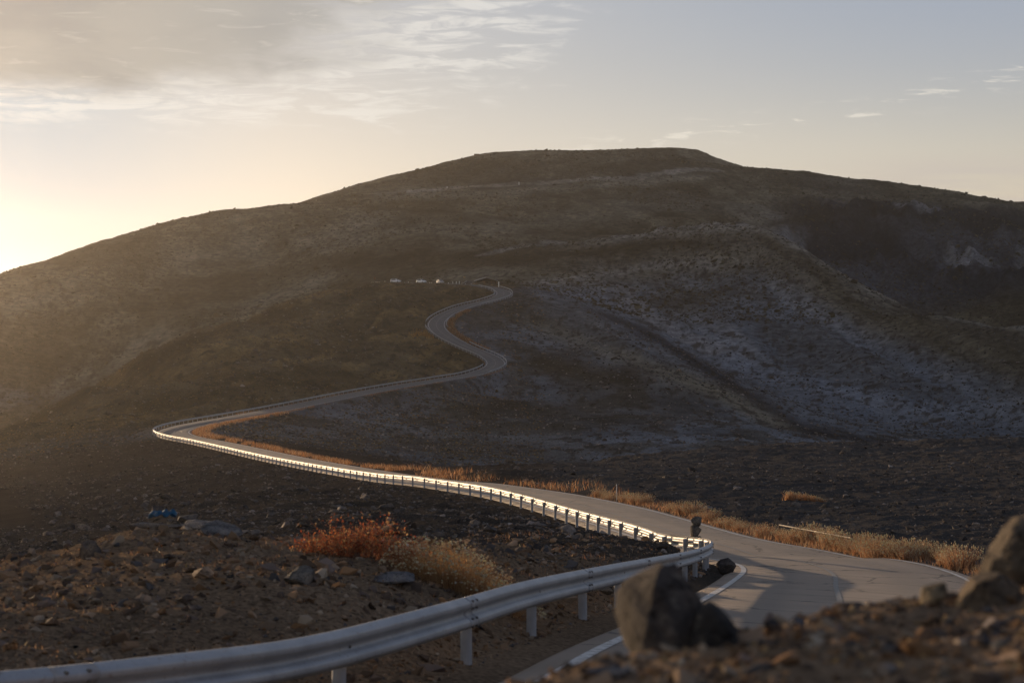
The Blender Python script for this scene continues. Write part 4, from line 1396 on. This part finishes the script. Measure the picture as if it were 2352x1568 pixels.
GRASSM = tinted('dry_grass', .8, .25, 30.0, 0.0, transl=.5, spec=.2)
GOLD = [(.42, .23, .12), (.48, .29, .16), (.34, .16, .08), (.25, .12, .065), (.54, .37, .24), (.20, .11, .07), (.30, .20, .13)]
HEADS = [(.68, .53, .36), (.62, .46, .30), (.72, .60, .44)]
gr = np.random.default_rng(77)


def tuft_mesh(name, n_, rad, h, w, cols, heads=.5, headcol=HEADS, headsize=.022, spread=.45):
    a = gr.uniform(0, 6.28, n_); r_ = rad * np.sqrt(gr.random(n_))
    base = np.stack([r_ * np.cos(a), r_ * np.sin(a), np.full(n_, -.05)], 1)
    hh = h * gr.uniform(.45, 1.0, n_) * (1 - .35 * (r_ / rad) ** 2)
    ln_ = base[:, :2] / rad * (spread * hh)[:, None] + gr.normal(0, .10, (n_, 2)) * hh[:, None]
    return np_mesh(name, *blades(gr, base, hh, np.full(n_, w), ln_, tint_pick(n_, cols, gr, .2), heads, headcol, headsize)[:2], False, None) if False else \
        (lambda r: np_mesh(name, r[0], r[1], False, r[2]))(blades(gr, base, hh, np.full(n_, w), ln_, tint_pick(n_, cols, gr, .2), heads, headcol, headsize))
TUFTS = [tuft_mesh('grass_tuft', 430, .36, .90, .014, GOLD, .6, HEADS, .028) for _ in range(4)]
_, ern = normals2(EDGE_R)
cands = np.nonzero((EDGE_R[:, 1] > 56) & (EDGE_R[:, 1] < 128) & (np.arange(len(EDGE_R)) < i_b3))[0]
s_cum = np.concatenate([[0], np.cumsum(np.linalg.norm(np.diff(EDGE_R, axis=0), axis=1))])
count, last = 0, -9
for i in cands:
    p = EDGE_R[i]
    xd = CX + F * p[0] / p[1]
    if xd < 1300 or xd > 2700:
        continue
    step = .42 if p[1] < 78 else 1.1
    if s_cum[i] - last < step * gr.uniform(.7, 1.2):
        continue
    last = s_cum[i]
    rows_ = 2 if p[1] < 84 else 1
    for r_ in range(rows_):
        off = .75 + r_ * .75 + gr.normal(0, .15)
        X, Y = p[0] + ern[i, 0] * off, p[1] + ern[i, 1] * off
        if gr.random() < (.42 if p[1] >= 88 else .22 + .6 * (vnoise(np.array([s_cum[i] * .22]), np.array([r_ * 3.1]), 541)[0] > .66)):
            continue
        o = link('grass_tuft', TUFTS[int(gr.integers(0, 4))], GRASSM)
        o.location = (X, Y, float(ground(X, Y)))
        sc = gr.uniform(.62, 1.3) * (1.0 if p[1] < 90 else .9)
        o.scale = (sc * 1.1, sc * 1.1, sc * gr.uniform(.8, 1.1)); o.rotation_euler = (0, 0, gr.uniform(0, 6.28))
        setp(o, 'dry golden grass tuft in the row along the right road edge', 'grass tuft', 'golden grass tufts lining the right road edge')
        count += 1
print('tufts', count)
# the rest of the verge: grass nobody could count
vb, vf, vc, off0 = [], [], [], 0
def verge(path_i, n_, o0, o1, h0, h1, w, cols, patchy=.45):
    global off0
    nn = normals2(EDGE_R)[1]
    ii_ = gr.choice(path_i, n_)
    off = o0 + (o1 - o0) * gr.random(n_) ** 1.3
    XY = EDGE_R[ii_, :2] + nn[ii_] * off[:, None] + gr.normal(0, .25, (n_, 2))
    keep = fbm(XY[:, 0] * .35, XY[:, 1] * .12, 501, 3) > patchy
    XY = XY[keep]
    n2_ = len(XY)
    base = np.stack([XY[:, 0], XY[:, 1], ground(XY[:, 0], XY[:, 1]) - .04], 1)
    hh = gr.uniform(h0, h1, n2_)
    V_, F_, C_ = blades(gr, base, hh, w * (base[:, 1] / 100) ** .6, gr.normal(0, .28, (n2_, 2)) * hh[:, None], tint_pick(n2_, cols, gr, .25), 0, seg=2)
    vb.append(V_); vf.append(F_[0] + off0); vc.append(C_); off0 += len(V_)
R_ = np.arange(len(EDGE_R))
near_i = R_[(R_ < i_b3) & (EDGE_R[:, 1] > 52)]
RUST = GOLD + [(.36, .17, .06), (.30, .13, .05), (.22, .12, .06)]
verge(near_i[EDGE_R[near_i, 1] < 130], 9000, .3, 1.8, .12, .4, .02, GOLD, .3)
i345 = near_i[(EDGE_R[near_i, 1] >= 160)]
loop = R_[(R_ >= i345[0]) & (R_ < int(i_b3 * .98))]
verge(near_i[(EDGE_R[near_i, 1] >= 125)], 9000, .3, 2.4, .15, .6, .03, RUST, .42)
verge(R_[(R_ > np.argmin(np.abs(LEFT[:, 1] - 175) + 1e3 * (R_ > i_b3))) & (R_ < i_b3 - 70)], 12000, .3, 3.4, .2, .75, .03, RUST, .36)
verge(R_[(R_ > i_b3) & (EDGE_R[:, 1] > 628) & (EDGE_R[:, 1] < 700)], 5000, .3, 3.0, .4, 1.0, .04, RUST, .3)
verge(R_[(R_ > i_b3 - 75) & (EDGE_R[:, 1] < 612)], 2600, -6.6, -6.4, .2, .5, .03, RUST, .4)
# left verge, under and behind the near guardrail
def spread_grass(n_, x0, x1, d0, d1, h0, h1, w, cols, keep, thr, fr=.5):
    global off0
    p, _ = sample(n_, x0, x1, d0, d1, gr, keep, 3.6)
    p = p[fbm(p[:, 0] * fr, p[:, 1] * fr, 521, 3) > thr]
    p[:, 2] -= .02
    hh = gr.uniform(h0, h1, len(p)) * np.clip(p[:, 1] / d1, .4, 1)
    V_, F_, C_ = blades(gr, p, hh, np.full(len(p), w), gr.normal(0, .35, (len(p), 2)) * hh[:, None], tint_pick(len(p), cols, gr, .25), 0, seg=2)
    vb.append(V_); vf.append(F_[0] + off0); vc.append(C_); off0 += len(V_)
spread_grass(24000, -200, 1650, 14, 60, .05, .20, .010, GOLD + [(.2, .15, .06)], lambda x, D, X: road_dist(X, D) < -3.9, .46)
spread_grass(5000, 600, 1600, 14, 50, .06, .22, .008, RUST, lambda x, D, X: (road_dist(X, D) < -3.6) & (road_dist(X, D) > -5.5), .40)
spread_grass(5000, 500, 2700, 3.4, 9, .02, .06, .004, GOLD, None, .52, 1.5)
spread_grass(5000, 920, 1010, 630, 668, .4, 1.0, .09, [(.40, .22, .07), (.34, .17, .06)], lambda x, D, X: (road_dist(X, D) < -4) & (((x - 972) / 26) ** 2 + ((D - 648) / 9) ** 2 < np.abs(gr.normal(0, 1, len(x)))), .46, .15)
setp(link('grass', np_mesh('grass', np.vstack(vb), np.vstack(vf), False, np.vstack(vc)), GRASSM), 'dry rust and golden grass growing along the road verges', 'grass', kind='stuff')


def bush(name, label, p, wdt, hgt, n_, cols, leafcols, leaf, heads, stem_cols, twig=.006):
    root = empty(name, p)
    setp(root, label, 'bush')
    a = gr.uniform(0, 6.28, n_); r_ = np.sqrt(gr.random(n_)) * gr.choice([.6, .85, 1.0], n_)
    lob = gr.integers(0, 6, n_)
    lx, ly, lh = np.array([-.36, -.14, .08, .26, .44, -.02]) * wdt, gr.normal(0, .12, 6) * wdt, np.array([.55, 1.0, .8, .95, .5, .7])
    base = np.stack([lx[lob] + .15 * wdt * r_ * np.cos(a), ly[lob] + .15 * wdt * r_ * np.sin(a), np.full(n_, -.05)], 1)
    hh = lh[lob] * hgt * gr.uniform(.35, 1.12, n_) * (1 - .40 * r_ ** 2)
    lean = np.stack([np.cos(a), np.sin(a) * .8], 1) * (r_ * wdt * .24)[:, None] + gr.normal(0, .10, (n_, 2))
    V_, F_, C_ = blades(gr, base, hh, np.full(n_, twig), lean, tint_pick(n_, stem_cols, gr, .2), 0)
    link('stems', np_mesh('stems', V_, F_, False, C_), GRASSM, root)
    k_ = heads
    pick = gr.integers(0, n_, k_)
    t = gr.uniform(.35, 1.0, k_) ** .7
    c = base[pick].copy()
    c[:, :2] += lean[pick] * (t ** 1.7)[:, None]; c[:, 2] += hh[pick] * (t - .12 * t ** 3)
    c += gr.normal(0, .03, (k_, 3))
    s_ = leaf * gr.uniform(.6, 1.4, k_)
    R = euler_np(gr.uniform(0, 6.28, k_), gr.uniform(0, 6.28, k_), gr.uniform(0, 6.28, k_))
    d = np.array([[-1, 0, 0], [0, -.5, .15], [1, 0, 0], [0, .5, .15]])
    lv = np.einsum('nij,nkj->nki', R, d[None] * s_[:, None, None]) + c[:, None]
    lf = np.arange(k_ * 4).reshape(k_, 4)
    o = link('leaves', np_mesh('leaves', lv.reshape(-1, 3), lf, False, np.repeat(tint_pick(k_, leafcols, gr, .25), 4, 0)), GRASSM, root)
    return root
q = at(815, 0, 28.0)
bush('red_bush', 'rust-red bush on the gravel bank left of the blond grass clump', q + [0, 0, 0], px(235, 28), px(124, 28), 700, None, [(.30, .085, .035), (.25, .06, .028), (.36, .15, .06), (.20, .075, .045), (.30, .20, .10), (.16, .09, .06)],     .019, 4300, [(.22, .09, .05), (.16, .08, .05)])
q = at(1062, 0, 27.5)
root = empty('grass_clump', q)
setp(root, 'large blond grass clump with pale seed heads right of the red bush', 'grass clump')
n_ = 2600
a = gr.uniform(0, 6.28, n_); r_ = np.sqrt(gr.random(n_))
wd_, hg_ = px(340, 27.5), px(128, 27.5)
base = np.stack([.42 * wd_ * r_ * np.cos(a), .30 * wd_ * r_ * np.sin(a), np.zeros(n_)], 1)
base[:, 2] = ground(q[0] + base[:, 0], q[1] + base[:, 1]) - q[2] - .03
hh = hg_ * gr.uniform(.35, 1.08, n_) * (1 - .35 * r_ ** 2) * np.interp(base[:, 0], [-.42 * wd_, -.3 * wd_, 0, .15 * wd_, .42 * wd_], [.6, .85, 1.0, .85, .35])
V_, F_, C_ = blades(gr, base, hh, np.full(n_, .007), base[:, :2] * .30 + gr.normal(0, .07, (n_, 2)), tint_pick(n_, [(.34, .21, .10), (.40, .26, .13), (.26, .13, .06)], gr, .2), 0)
link('blades', np_mesh('blades', V_, F_, False, C_), GRASSM, root)
m_ = np.nonzero(gr.random(n_) < .5)[0]
tip = base[m_].copy(); tip[:, :2] += base[m_, :2] * .30 + gr.normal(0, .03, (len(m_), 2)); tip[:, 2] += hh[m_] * .9
link('seed_heads', scatter_mesh('seed_heads', SMALL, tip, np.full(len(m_), .020) * gr.uniform(.6, 1.3, len(m_)), tint_pick(len(m_), HEADS, gr, .15), gr), GRASSM, root)

q = hit(1850, 1150, 100, 160)
root_xy = q.copy(); n_ = 1500
th = gr.uniform(.1, 3.0, n_); rad_ = gr.normal(1.0, .16, n_)
base = np.stack([1.0 * np.cos(th) * rad_, .55 * np.sin(th) * rad_ * 2 - .3, np.zeros(n_)], 1)
base[:, 2] = ground(q[0] + base[:, 0], q[1] + base[:, 1]) - q[2] - .03
hh = gr.uniform(.15, .62, n_) * (1 - .5 * np.clip(base[:, 0], 0, 1))
r_ = blades(gr, base, hh, np.full(n_, .03), gr.normal(0, .22, (n_, 2)) * hh[:, None], tint_pick(n_, [(.46, .24, .12), (.40, .19, .09), (.52, .32, .18)], gr, .2), .5, HEADS, .03)
o = link('grass_clump', np_mesh('grass_clump', r_[0], r_[1], False, r_[2]), GRASSM); o.location = tuple(q)
setp(o, 'lone curved rust-coloured grass clump out on the dark lava field', 'grass clump')
# ------------------------------------------------------------------ roadside furniture
WHITE = simple('white_paint', (.72, .71, .68), .5, 0, .1, 4)
WOOD = simple('weathered_wood', (.14, .085, .05), .85, 0, .35, 9, .3)
DARKM = simple('dark_rubber', (.02, .02, .022), .7)


def pole_thing(name, label, loc, h, r, m, cat, group=None, cap=None):
    root = empty(name, loc)
    setp(root, label, cat, group)
    bm = bmesh.new(); tube_bm(bm, (0, 0, -.2), (0, 0, h), r, r * .9, 10)
    link('shaft', bm_mesh('shaft', bm), m, root)
    bm = bmesh.new(); tube_bm(bm, (0, 0, h), (0, 0, h + r * 1.6), r * 1.25, r * .8, 10)
    link('cap', bm_mesh('cap', bm), cap or m, root)
    return root
def edge_at(D, off):
    i = int(np.argmin(np.abs(EDGE_R[:, 1] - D) + 1e3 * (R_ >= i_b3)))
    p = EDGE_R[i].copy(); p[:2] += ern[i] * off
    p[2] = float(ground(p[0], p[1]))
    return p
j = int(np.argmin(np.abs(CX + F * EDGE_R[:, 0] / EDGE_R[:, 1] - 1403) + 1e4 * (EDGE_R[:, 1] > 200)))
p = EDGE_R[j].copy(); p[:2] += ern[j] * .45; p[2] = float(ground(p[0], p[1]))
pole_thing('marker_post', 'thin white marker post standing in the grass beyond the curve', p, 1.0, .022, WHITE, 'marker post')
j = eidx(634)
p = ER[j].copy(); p[:2] += normals2(ER)[1][j] * .6; p[2] = float(ground(p[0], p[1]))
pole_thing('marker_post', 'tall dark pole with a pale cap beside the middle right-hand bend', p, 3.0, .09, DARKM, 'marker post', cap=WHITE)
# low wooden rail lying along the verge
root_p = edge_at(80, .95)
j0, j1 = [int(np.argmin(np.abs(CX + F * EDGE_R[:, 0] / EDGE_R[:, 1] - xx) + 1e4 * (EDGE_R[:, 1] > 200))) for xx in (1742, 1900)]
A_, B_ = EDGE_R[j0].copy(), EDGE_R[j1].copy()
for w_, j_ in ((A_, j0), (B_, j1)):
    w_[:2] += ern[j_] * 1.0; w_[2] = float(ground(w_[0], w_[1]))
root = empty('low_barrier', A_)
setp(root, 'low pale wooden rail running through the golden verge grass', 'barrier')
bm = bmesh.new(); tube_bm(bm, (0, 0, .58), tuple(B_ - A_ + [0, 0, .50]), .03, .025, 8)
link('rail', bm_mesh('rail', bm), simple('bleached_wood', (.30, .25, .19), .8, 0, .2, 6), root)
for f_ in (0.0, .33, .66, 1.0):
    bm = bmesh.new(); w_ = (B_ - A_) * f_; tube_bm(bm, (0, 0, -.3), (0, 0, .60), .04, .04, 8)
    o = link('post', bm_mesh('post', bm), WOOD, root); o.location = tuple(w_ - [0, 0, .0])
j = int(np.argmin(np.abs(CX + F * EDGE_R[:, 0] / EDGE_R[:, 1] - 2040) + 1e4 * (EDGE_R[:, 1] > 200)))
p = EDGE_R[j].copy(); p[:2] += ern[j] * .12; p[2] = float(ground(p[0], p[1]))
rock_object('rock', 'dark upright stone standing in the golden grass beside the road', p + [0, 0, .36], (.27, .25, .60), (.05, .046, .045), 1051, n=26, flat=1.0)

# ------------------------------------------------------------------ car park: cars, hut, posts
LOTZ = float(ROAD[-1][2])
def road_z(X, Y):
    i = int(np.argmin((ROAD[:, 0] - X) ** 2 + (ROAD[:, 1] - Y) ** 2))
    return float(ROAD[i, 2])
GLASS = simple('car_glass', (.015, .018, .022), .3, 0, 0)
CHROME = simple('lamp_glass', (.7, .7, .72), .15, .2)
RIM = simple('wheel_rim', (.45, .45, .46), .35, .8)


def loft(bm, secs, close=True):
    """skin a list of equal-length rings"""
    rings = [[bm.verts.new(p) for p in s_] for s_ in secs]
    m_ = len(rings[0])
    for a_, b_ in zip(rings[:-1], rings[1:]):
        for i in range(m_):
            bm.faces.new((a_[i], a_[(i + 1) % m_], b_[(i + 1) % m_], b_[i]))
    if close:
        bm.faces.new(list(reversed(rings[0]))); bm.faces.new(rings[-1])


def car(label, loc, rz, paint, L=4.3, Wd=1.72, H=1.5):
    root = empty('parked_car', loc, rz)
    setp(root, label, 'car', 'cars parked by the hut')
    # body: cross sections along the length (x), front at +x
    prof = [(-.50, .42, .80), (-.485, .28, .92), (-.36, .22, .95), (0, .20, .93), (.30, .22, .92), (.42, .26, .82), (.49, .32, .72), (.50, .42, .60)]
    secs = []
    for fx, zb, zt in prof:
        w = Wd / 2 * (1 - .9 * max(0, abs(fx) - .36) ** 1.4 * 4)
        secs.append([(fx * L, -w * .94, zb), (fx * L, -w, zb + .18), (fx * L, -w * .97, zt - .06), (fx * L, -w * .88, zt), (fx * L, w * .88, zt), (fx * L, w * .97, zt - .06), (fx * L, w, zb + .18), (fx * L, w * .94, zb)])
    bm = bmesh.new(); loft(bm, secs)
    link('body', bm_mesh('body', bm, True), paint, root)
    bm = bmesh.new()
    cab = [(-.47, .90, .02), (-.40, H - .08, .10), (-.25, H, .13), (.02, H, .13), (.10, H - .06, .12), (.27, .91, .03)]
    lo, hi = [], []
    secs = []
    for fx, z, ins in cab:
        w = Wd / 2 - ins
        secs.append([(fx * L, -Wd / 2 + .06, .88), (fx * L, -w, z), (fx * L, w, z), (fx * L, Wd / 2 - .06, .88)])
    loft(bm, secs)
    link('roof', bm_mesh('roof', bm), paint, root)
    bm = bmesh.new()                                  # side glass, windscreen, rear window sit just proud of the cabin
    for sy in (-1, 1):
        def P3(fx, t):
            zc = np.interp(fx, [c[0] for c in cab], [c[1] for c in cab]); ic = np.interp(fx, [c[0] for c in cab], [c[2] for c in cab])
            y = (Wd / 2 - .06) + ((Wd / 2 - ic) - (Wd / 2 - .06)) * t
            return (fx * L, sy * (y + .012), .88 + (zc - .88) * t)
        for x0_, x1_ in ((-.36, -.20), (-.185, .0), (.015, .10)):
            vs = [bm.verts.new(P3(*c)) for c in ((x0_, .14), (x1_, .14), (x1_, .88), (x0_, .88))]
            bm.faces.new(vs)
    link('side_window', bm_mesh('side_window', bm), GLASS, root)
    bm = bmesh.new()
    bm.faces.new([bm.verts.new(c) for c in ((.255 * L, -Wd / 2 + .14, .955), (.255 * L, Wd / 2 - .14, .955), (.115 * L, Wd / 2 - .18, H - .06), (.115 * L, -Wd / 2 + .18, H - .06))])
    link('windscreen', bm_mesh('windscreen', bm), GLASS, root)
    bm = bmesh.new()
    bm.faces.new([bm.verts.new(c) for c in ((-.472 * L, Wd / 2 - .2, 1.0), (-.472 * L, -Wd / 2 + .2, 1.0), (-.415 * L, -Wd / 2 + .22, H - .12), (-.415 * L, Wd / 2 - .22, H - .12))])
    link('rear_window', bm_mesh('rear_window', bm), GLASS, root)
    for fx in (-.31, .31):
        for sy in (-1, 1):
            bm = bmesh.new(); tube_bm(bm, (fx * L, sy * (Wd / 2 - .2), .31), (fx * L, sy * (Wd / 2 + .015), .31), .31, .31, 18)
            w_ = link('wheel', bm_mesh('wheel', bm), DARKM, root)
            bm = bmesh.new(); tube_bm(bm, (fx * L, sy * (Wd / 2 + .016), .31), (fx * L, sy * (Wd / 2 + .03), .31), .19, .17, 14)
            link('rim', bm_mesh('rim', bm), RIM, w_)
    for sy in (-1, 1):
        bm = bmesh.new(); box_bm(bm, (.475 * L, sy * .58, .66), (.10, .34, .13))
        link('headlight', bm_mesh('headlight', bm), CHROME, root)
    bm = bmesh.new(); box_bm(bm, (.494 * L, 0, .50), (.06, .9, .16))
    link('grille', bm_mesh('grille', bm), DARKM, root)
    return root
PW = simple('white_car_paint', (.86, .86, .88), .45)
PS = simple('silver_car_paint', (.40, .41, .44), .6, .0)
PD = simple('dark_car_paint', (.05, .043, .038), .28, .2)
def lot(x, D, up=0.03):
    X = (x - CX) / F * D
    return np.array([X, D, road_z(X, D) + up])
car('white car parked leftmost of the four by the car park edge', lot(909, 789.5), math.radians(-28), PW)
car('white car parked second from the left, turned towards the road', lot(968, 786.5), math.radians(-42), PW)
car('silver car parked facing down the road, third from the left', lot(1011, 785), math.radians(-62), PS)
car('dark brown car parked right beside the hut', lot(1073, 782), math.radians(-150), PD, 4.2)

hx, hD = 1116, 800
hp = np.array([(hx - CX) / F * hD, hD, road_z((hx - CX) / F * hD, 778) - .0])
root = empty('hut', hp, math.radians(6))
setp(root, 'low dark wooden hut with a shallow gabled roof behind the top bend', 'hut')
Wh, Dh, He, Hr = 8.2, 6.0, 2.1, 3.35
bm = bmesh.new()
f_ = [bm.verts.new(c) for c in ((-Wh / 2, -Dh / 2, -3), (Wh / 2, -Dh / 2, -3), (Wh / 2, -Dh / 2, He), (0, -Dh / 2, Hr - .12), (-Wh / 2, -Dh / 2, He))]
g_ = [bm.verts.new(c) for c in ((-Wh / 2, Dh / 2, -3), (Wh / 2, Dh / 2, -3), (Wh / 2, Dh / 2, He), (0, Dh / 2, Hr - .12), (-Wh / 2, Dh / 2, He))]
bm.faces.new(f_); bm.faces.new(list(reversed(g_)))
for i in range(5):
    bm.faces.new((f_[i], g_[i], g_[(i + 1) % 5], f_[(i + 1) % 5]))
link('wall', bm_mesh('wall', bm), simple('dark_boards', (.018, .015, .013), .85, 0, .3, 3), root)
bm = bmesh.new()
e_, t_ = .55, .16
pr = [(-Wh / 2 - e_, He - .13), (0, Hr), (Wh / 2 + e_, He - .13), (Wh / 2 + e_, He - .13 + t_), (0, Hr + t_), (-Wh / 2 - e_, He - .13 + t_)]
A2 = [bm.verts.new((x, -Dh / 2 - .5, z)) for x, z in pr]; B2 = [bm.verts.new((x, Dh / 2 + .5, z)) for x, z in pr]
bm.faces.new(A2[:2] + A2[4:]); bm.faces.new(A2[1:5]); bm.faces.new(list(reversed(B2[:2] + B2[4:]))); bm.faces.new(list(reversed(B2[1:5])))
for i in range(6):
    bm.faces.new((A2[i], B2[i], B2[(i + 1) % 6], A2[(i + 1) % 6]))
link('roof', bm_mesh('roof', bm), simple('grey_roof_sheet', (.30, .29, .28), .6, .1, .2, 2), root)
bm = bmesh.new(); box_bm(bm, (-1.0, -Dh / 2 - .03, 1.0), (.95, .08, 1.95))
d_ = link('door', bm_mesh('door', bm), WOOD, root)
bm = bmesh.new(); box_bm(bm, (-.65, -Dh / 2 - .09, 1.0), (.05, .06, .14)); link('handle', bm_mesh('handle', bm), STEEL, d_)
for wx in (-2.7, 1.2, 2.8):
    bm = bmesh.new(); box_bm(bm, (wx, -Dh / 2 - .03, 1.35), (1.05, .08, .8)); w_ = link('window', bm_mesh('window', bm), WOOD, root)
    bm = bmesh.new(); box_bm(bm, (wx, -Dh / 2 - .075, 1.35), (.9, .02, .65)); link('pane', bm_mesh('pane', bm), GLASS, w_)
for sx in (-Wh / 2 + .1, -1.6, 1.9, Wh / 2 - .1):
    bm = bmesh.new(); box_bm(bm, (sx, -Dh / 2 - .42, (He - .1) / 2 - .6), (.14, .14, He + 1.3)); link('porch_post', bm_mesh('porch_post', bm), WOOD, root)

p = lot(1145.5, 779); p[2] = float(ground(p[0], p[1]))
pole_thing('marker_post', 'stout white post at the right corner of the hut', p, 1.7, .22, WHITE, 'marker post')
p = lot(1066.5, 794); p[2] = float(ground(p[0], p[1]))
root = empty('signpost', p); setp(root, 'tall post with a small pale sign behind the dark brown car', 'signpost')
bm = bmesh.new(); tube_bm(bm, (0, 0, -.5), (0, 0, 3.1), .08, .07, 8); link('shaft', bm_mesh('shaft', bm), WOOD, root)
bm = bmesh.new(); box_bm(bm, (0, -.1, 2.75), (.7, .06, .5)); link('board', bm_mesh('board', bm), simple('ochre_board', (.45, .32, .15), .7), root)
p = lot(861, 794); p[2] = float(ground(p[0], p[1]))
root = empty('signpost', p); setp(root, 'brown wooden post among pale stones at the left end of the car park', 'signpost')
bm = bmesh.new(); tube_bm(bm, (0, 0, -.5), (0, 0, 3.0), .12, .10, 8); link('shaft', bm_mesh('shaft', bm), WOOD, root)
bm = bmesh.new(); box_bm(bm, (0, -.13, 2.45), (.5, .05, .9)); link('board', bm_mesh('board', bm), simple('brown_board', (.22, .11, .06), .7), root)
for x_ in (853, 857, 864, 867, 871, 875):
    p = lot(x_, 787 + rk.uniform(0, 4)); p[2] = float(ground(p[0], p[1]))
    s_ = rk.uniform(.35, .6)
    rock_object('pale_stone', 'pale stone in the ring around the brown wooden post', p + [0, 0, .2 * s_], (s_, s_, s_ * .9), (.42, .38, .33), int(1100 + x_), 'pale stones round the brown post', cat='stone', n=18, detail=False)
for x_ in (884, 929, 938, 946, 987, 992, 1030, 1040, 1048, 1055):
    p = lot(x_, 791.5); p[2] = float(ground(p[0], p[1]))
    pole_thing('edge_post', 'short pale post along the back edge of the car park', p, rk.uniform(.6, .95), .13, WHITE, 'post', 'short posts along the car park edge')
# summit marker, trail markers
q = hit(1095, 361, 1500, 1800)
root = empty('summit_board', q); setp(root, 'small dark board on two legs on the skyline of the summit', 'board')
bm = bmesh.new(); box_bm(bm, (0, 0, 1.7), (4.2, .2, 1.7)); link('panel', bm_mesh('panel', bm), WOOD, root)
for sx in (-1.6, 1.6):
    bm = bmesh.new(); box_bm(bm, (sx, 0, .2), (.25, .2, 1.4)); link('leg', bm_mesh('leg', bm), WOOD, root)
for x_, y_, t_ in ((1192, 426, 'right'), (1027, 437, 'left')):
    q = hit(x_, y_, 1300, 1500)
    pole_thing('trail_marker', 'white trail marker on the mountain path, the %s of two' % t_, q, 1.5, .28, WHITE, 'marker post')

# ------------------------------------------------------------------ the air: thin evening haze
zlo, zhi = float(GZ.min()) - 3.0, float(GZ.max()) + 8.0
xl, xr = float(GX.min()) - 20, float(GX.max()) + 20
bm = bmesh.new()
box_bm(bm, ((xl + xr) / 2, 2080, (zlo + zhi) / 2), (xr - xl, 4400, zhi - zlo))
m, k = mat('haze_air')
v = k.n('ShaderNodeVolumePrincipled')
v.inputs['Color'].default_value = (1.0, .93, .84, 1)
v.inputs['Density'].default_value = 0.000060
v.inputs['Anisotropy'].default_value = 0.90
oo = k.n('ShaderNodeOutputMaterial')
k.l(v.outputs[0], oo.inputs['Volume'])
haze = link('haze', bm_mesh('haze', bm), m)
setp(haze, 'thin warm evening haze filling the valley air', 'haze', kind='stuff')
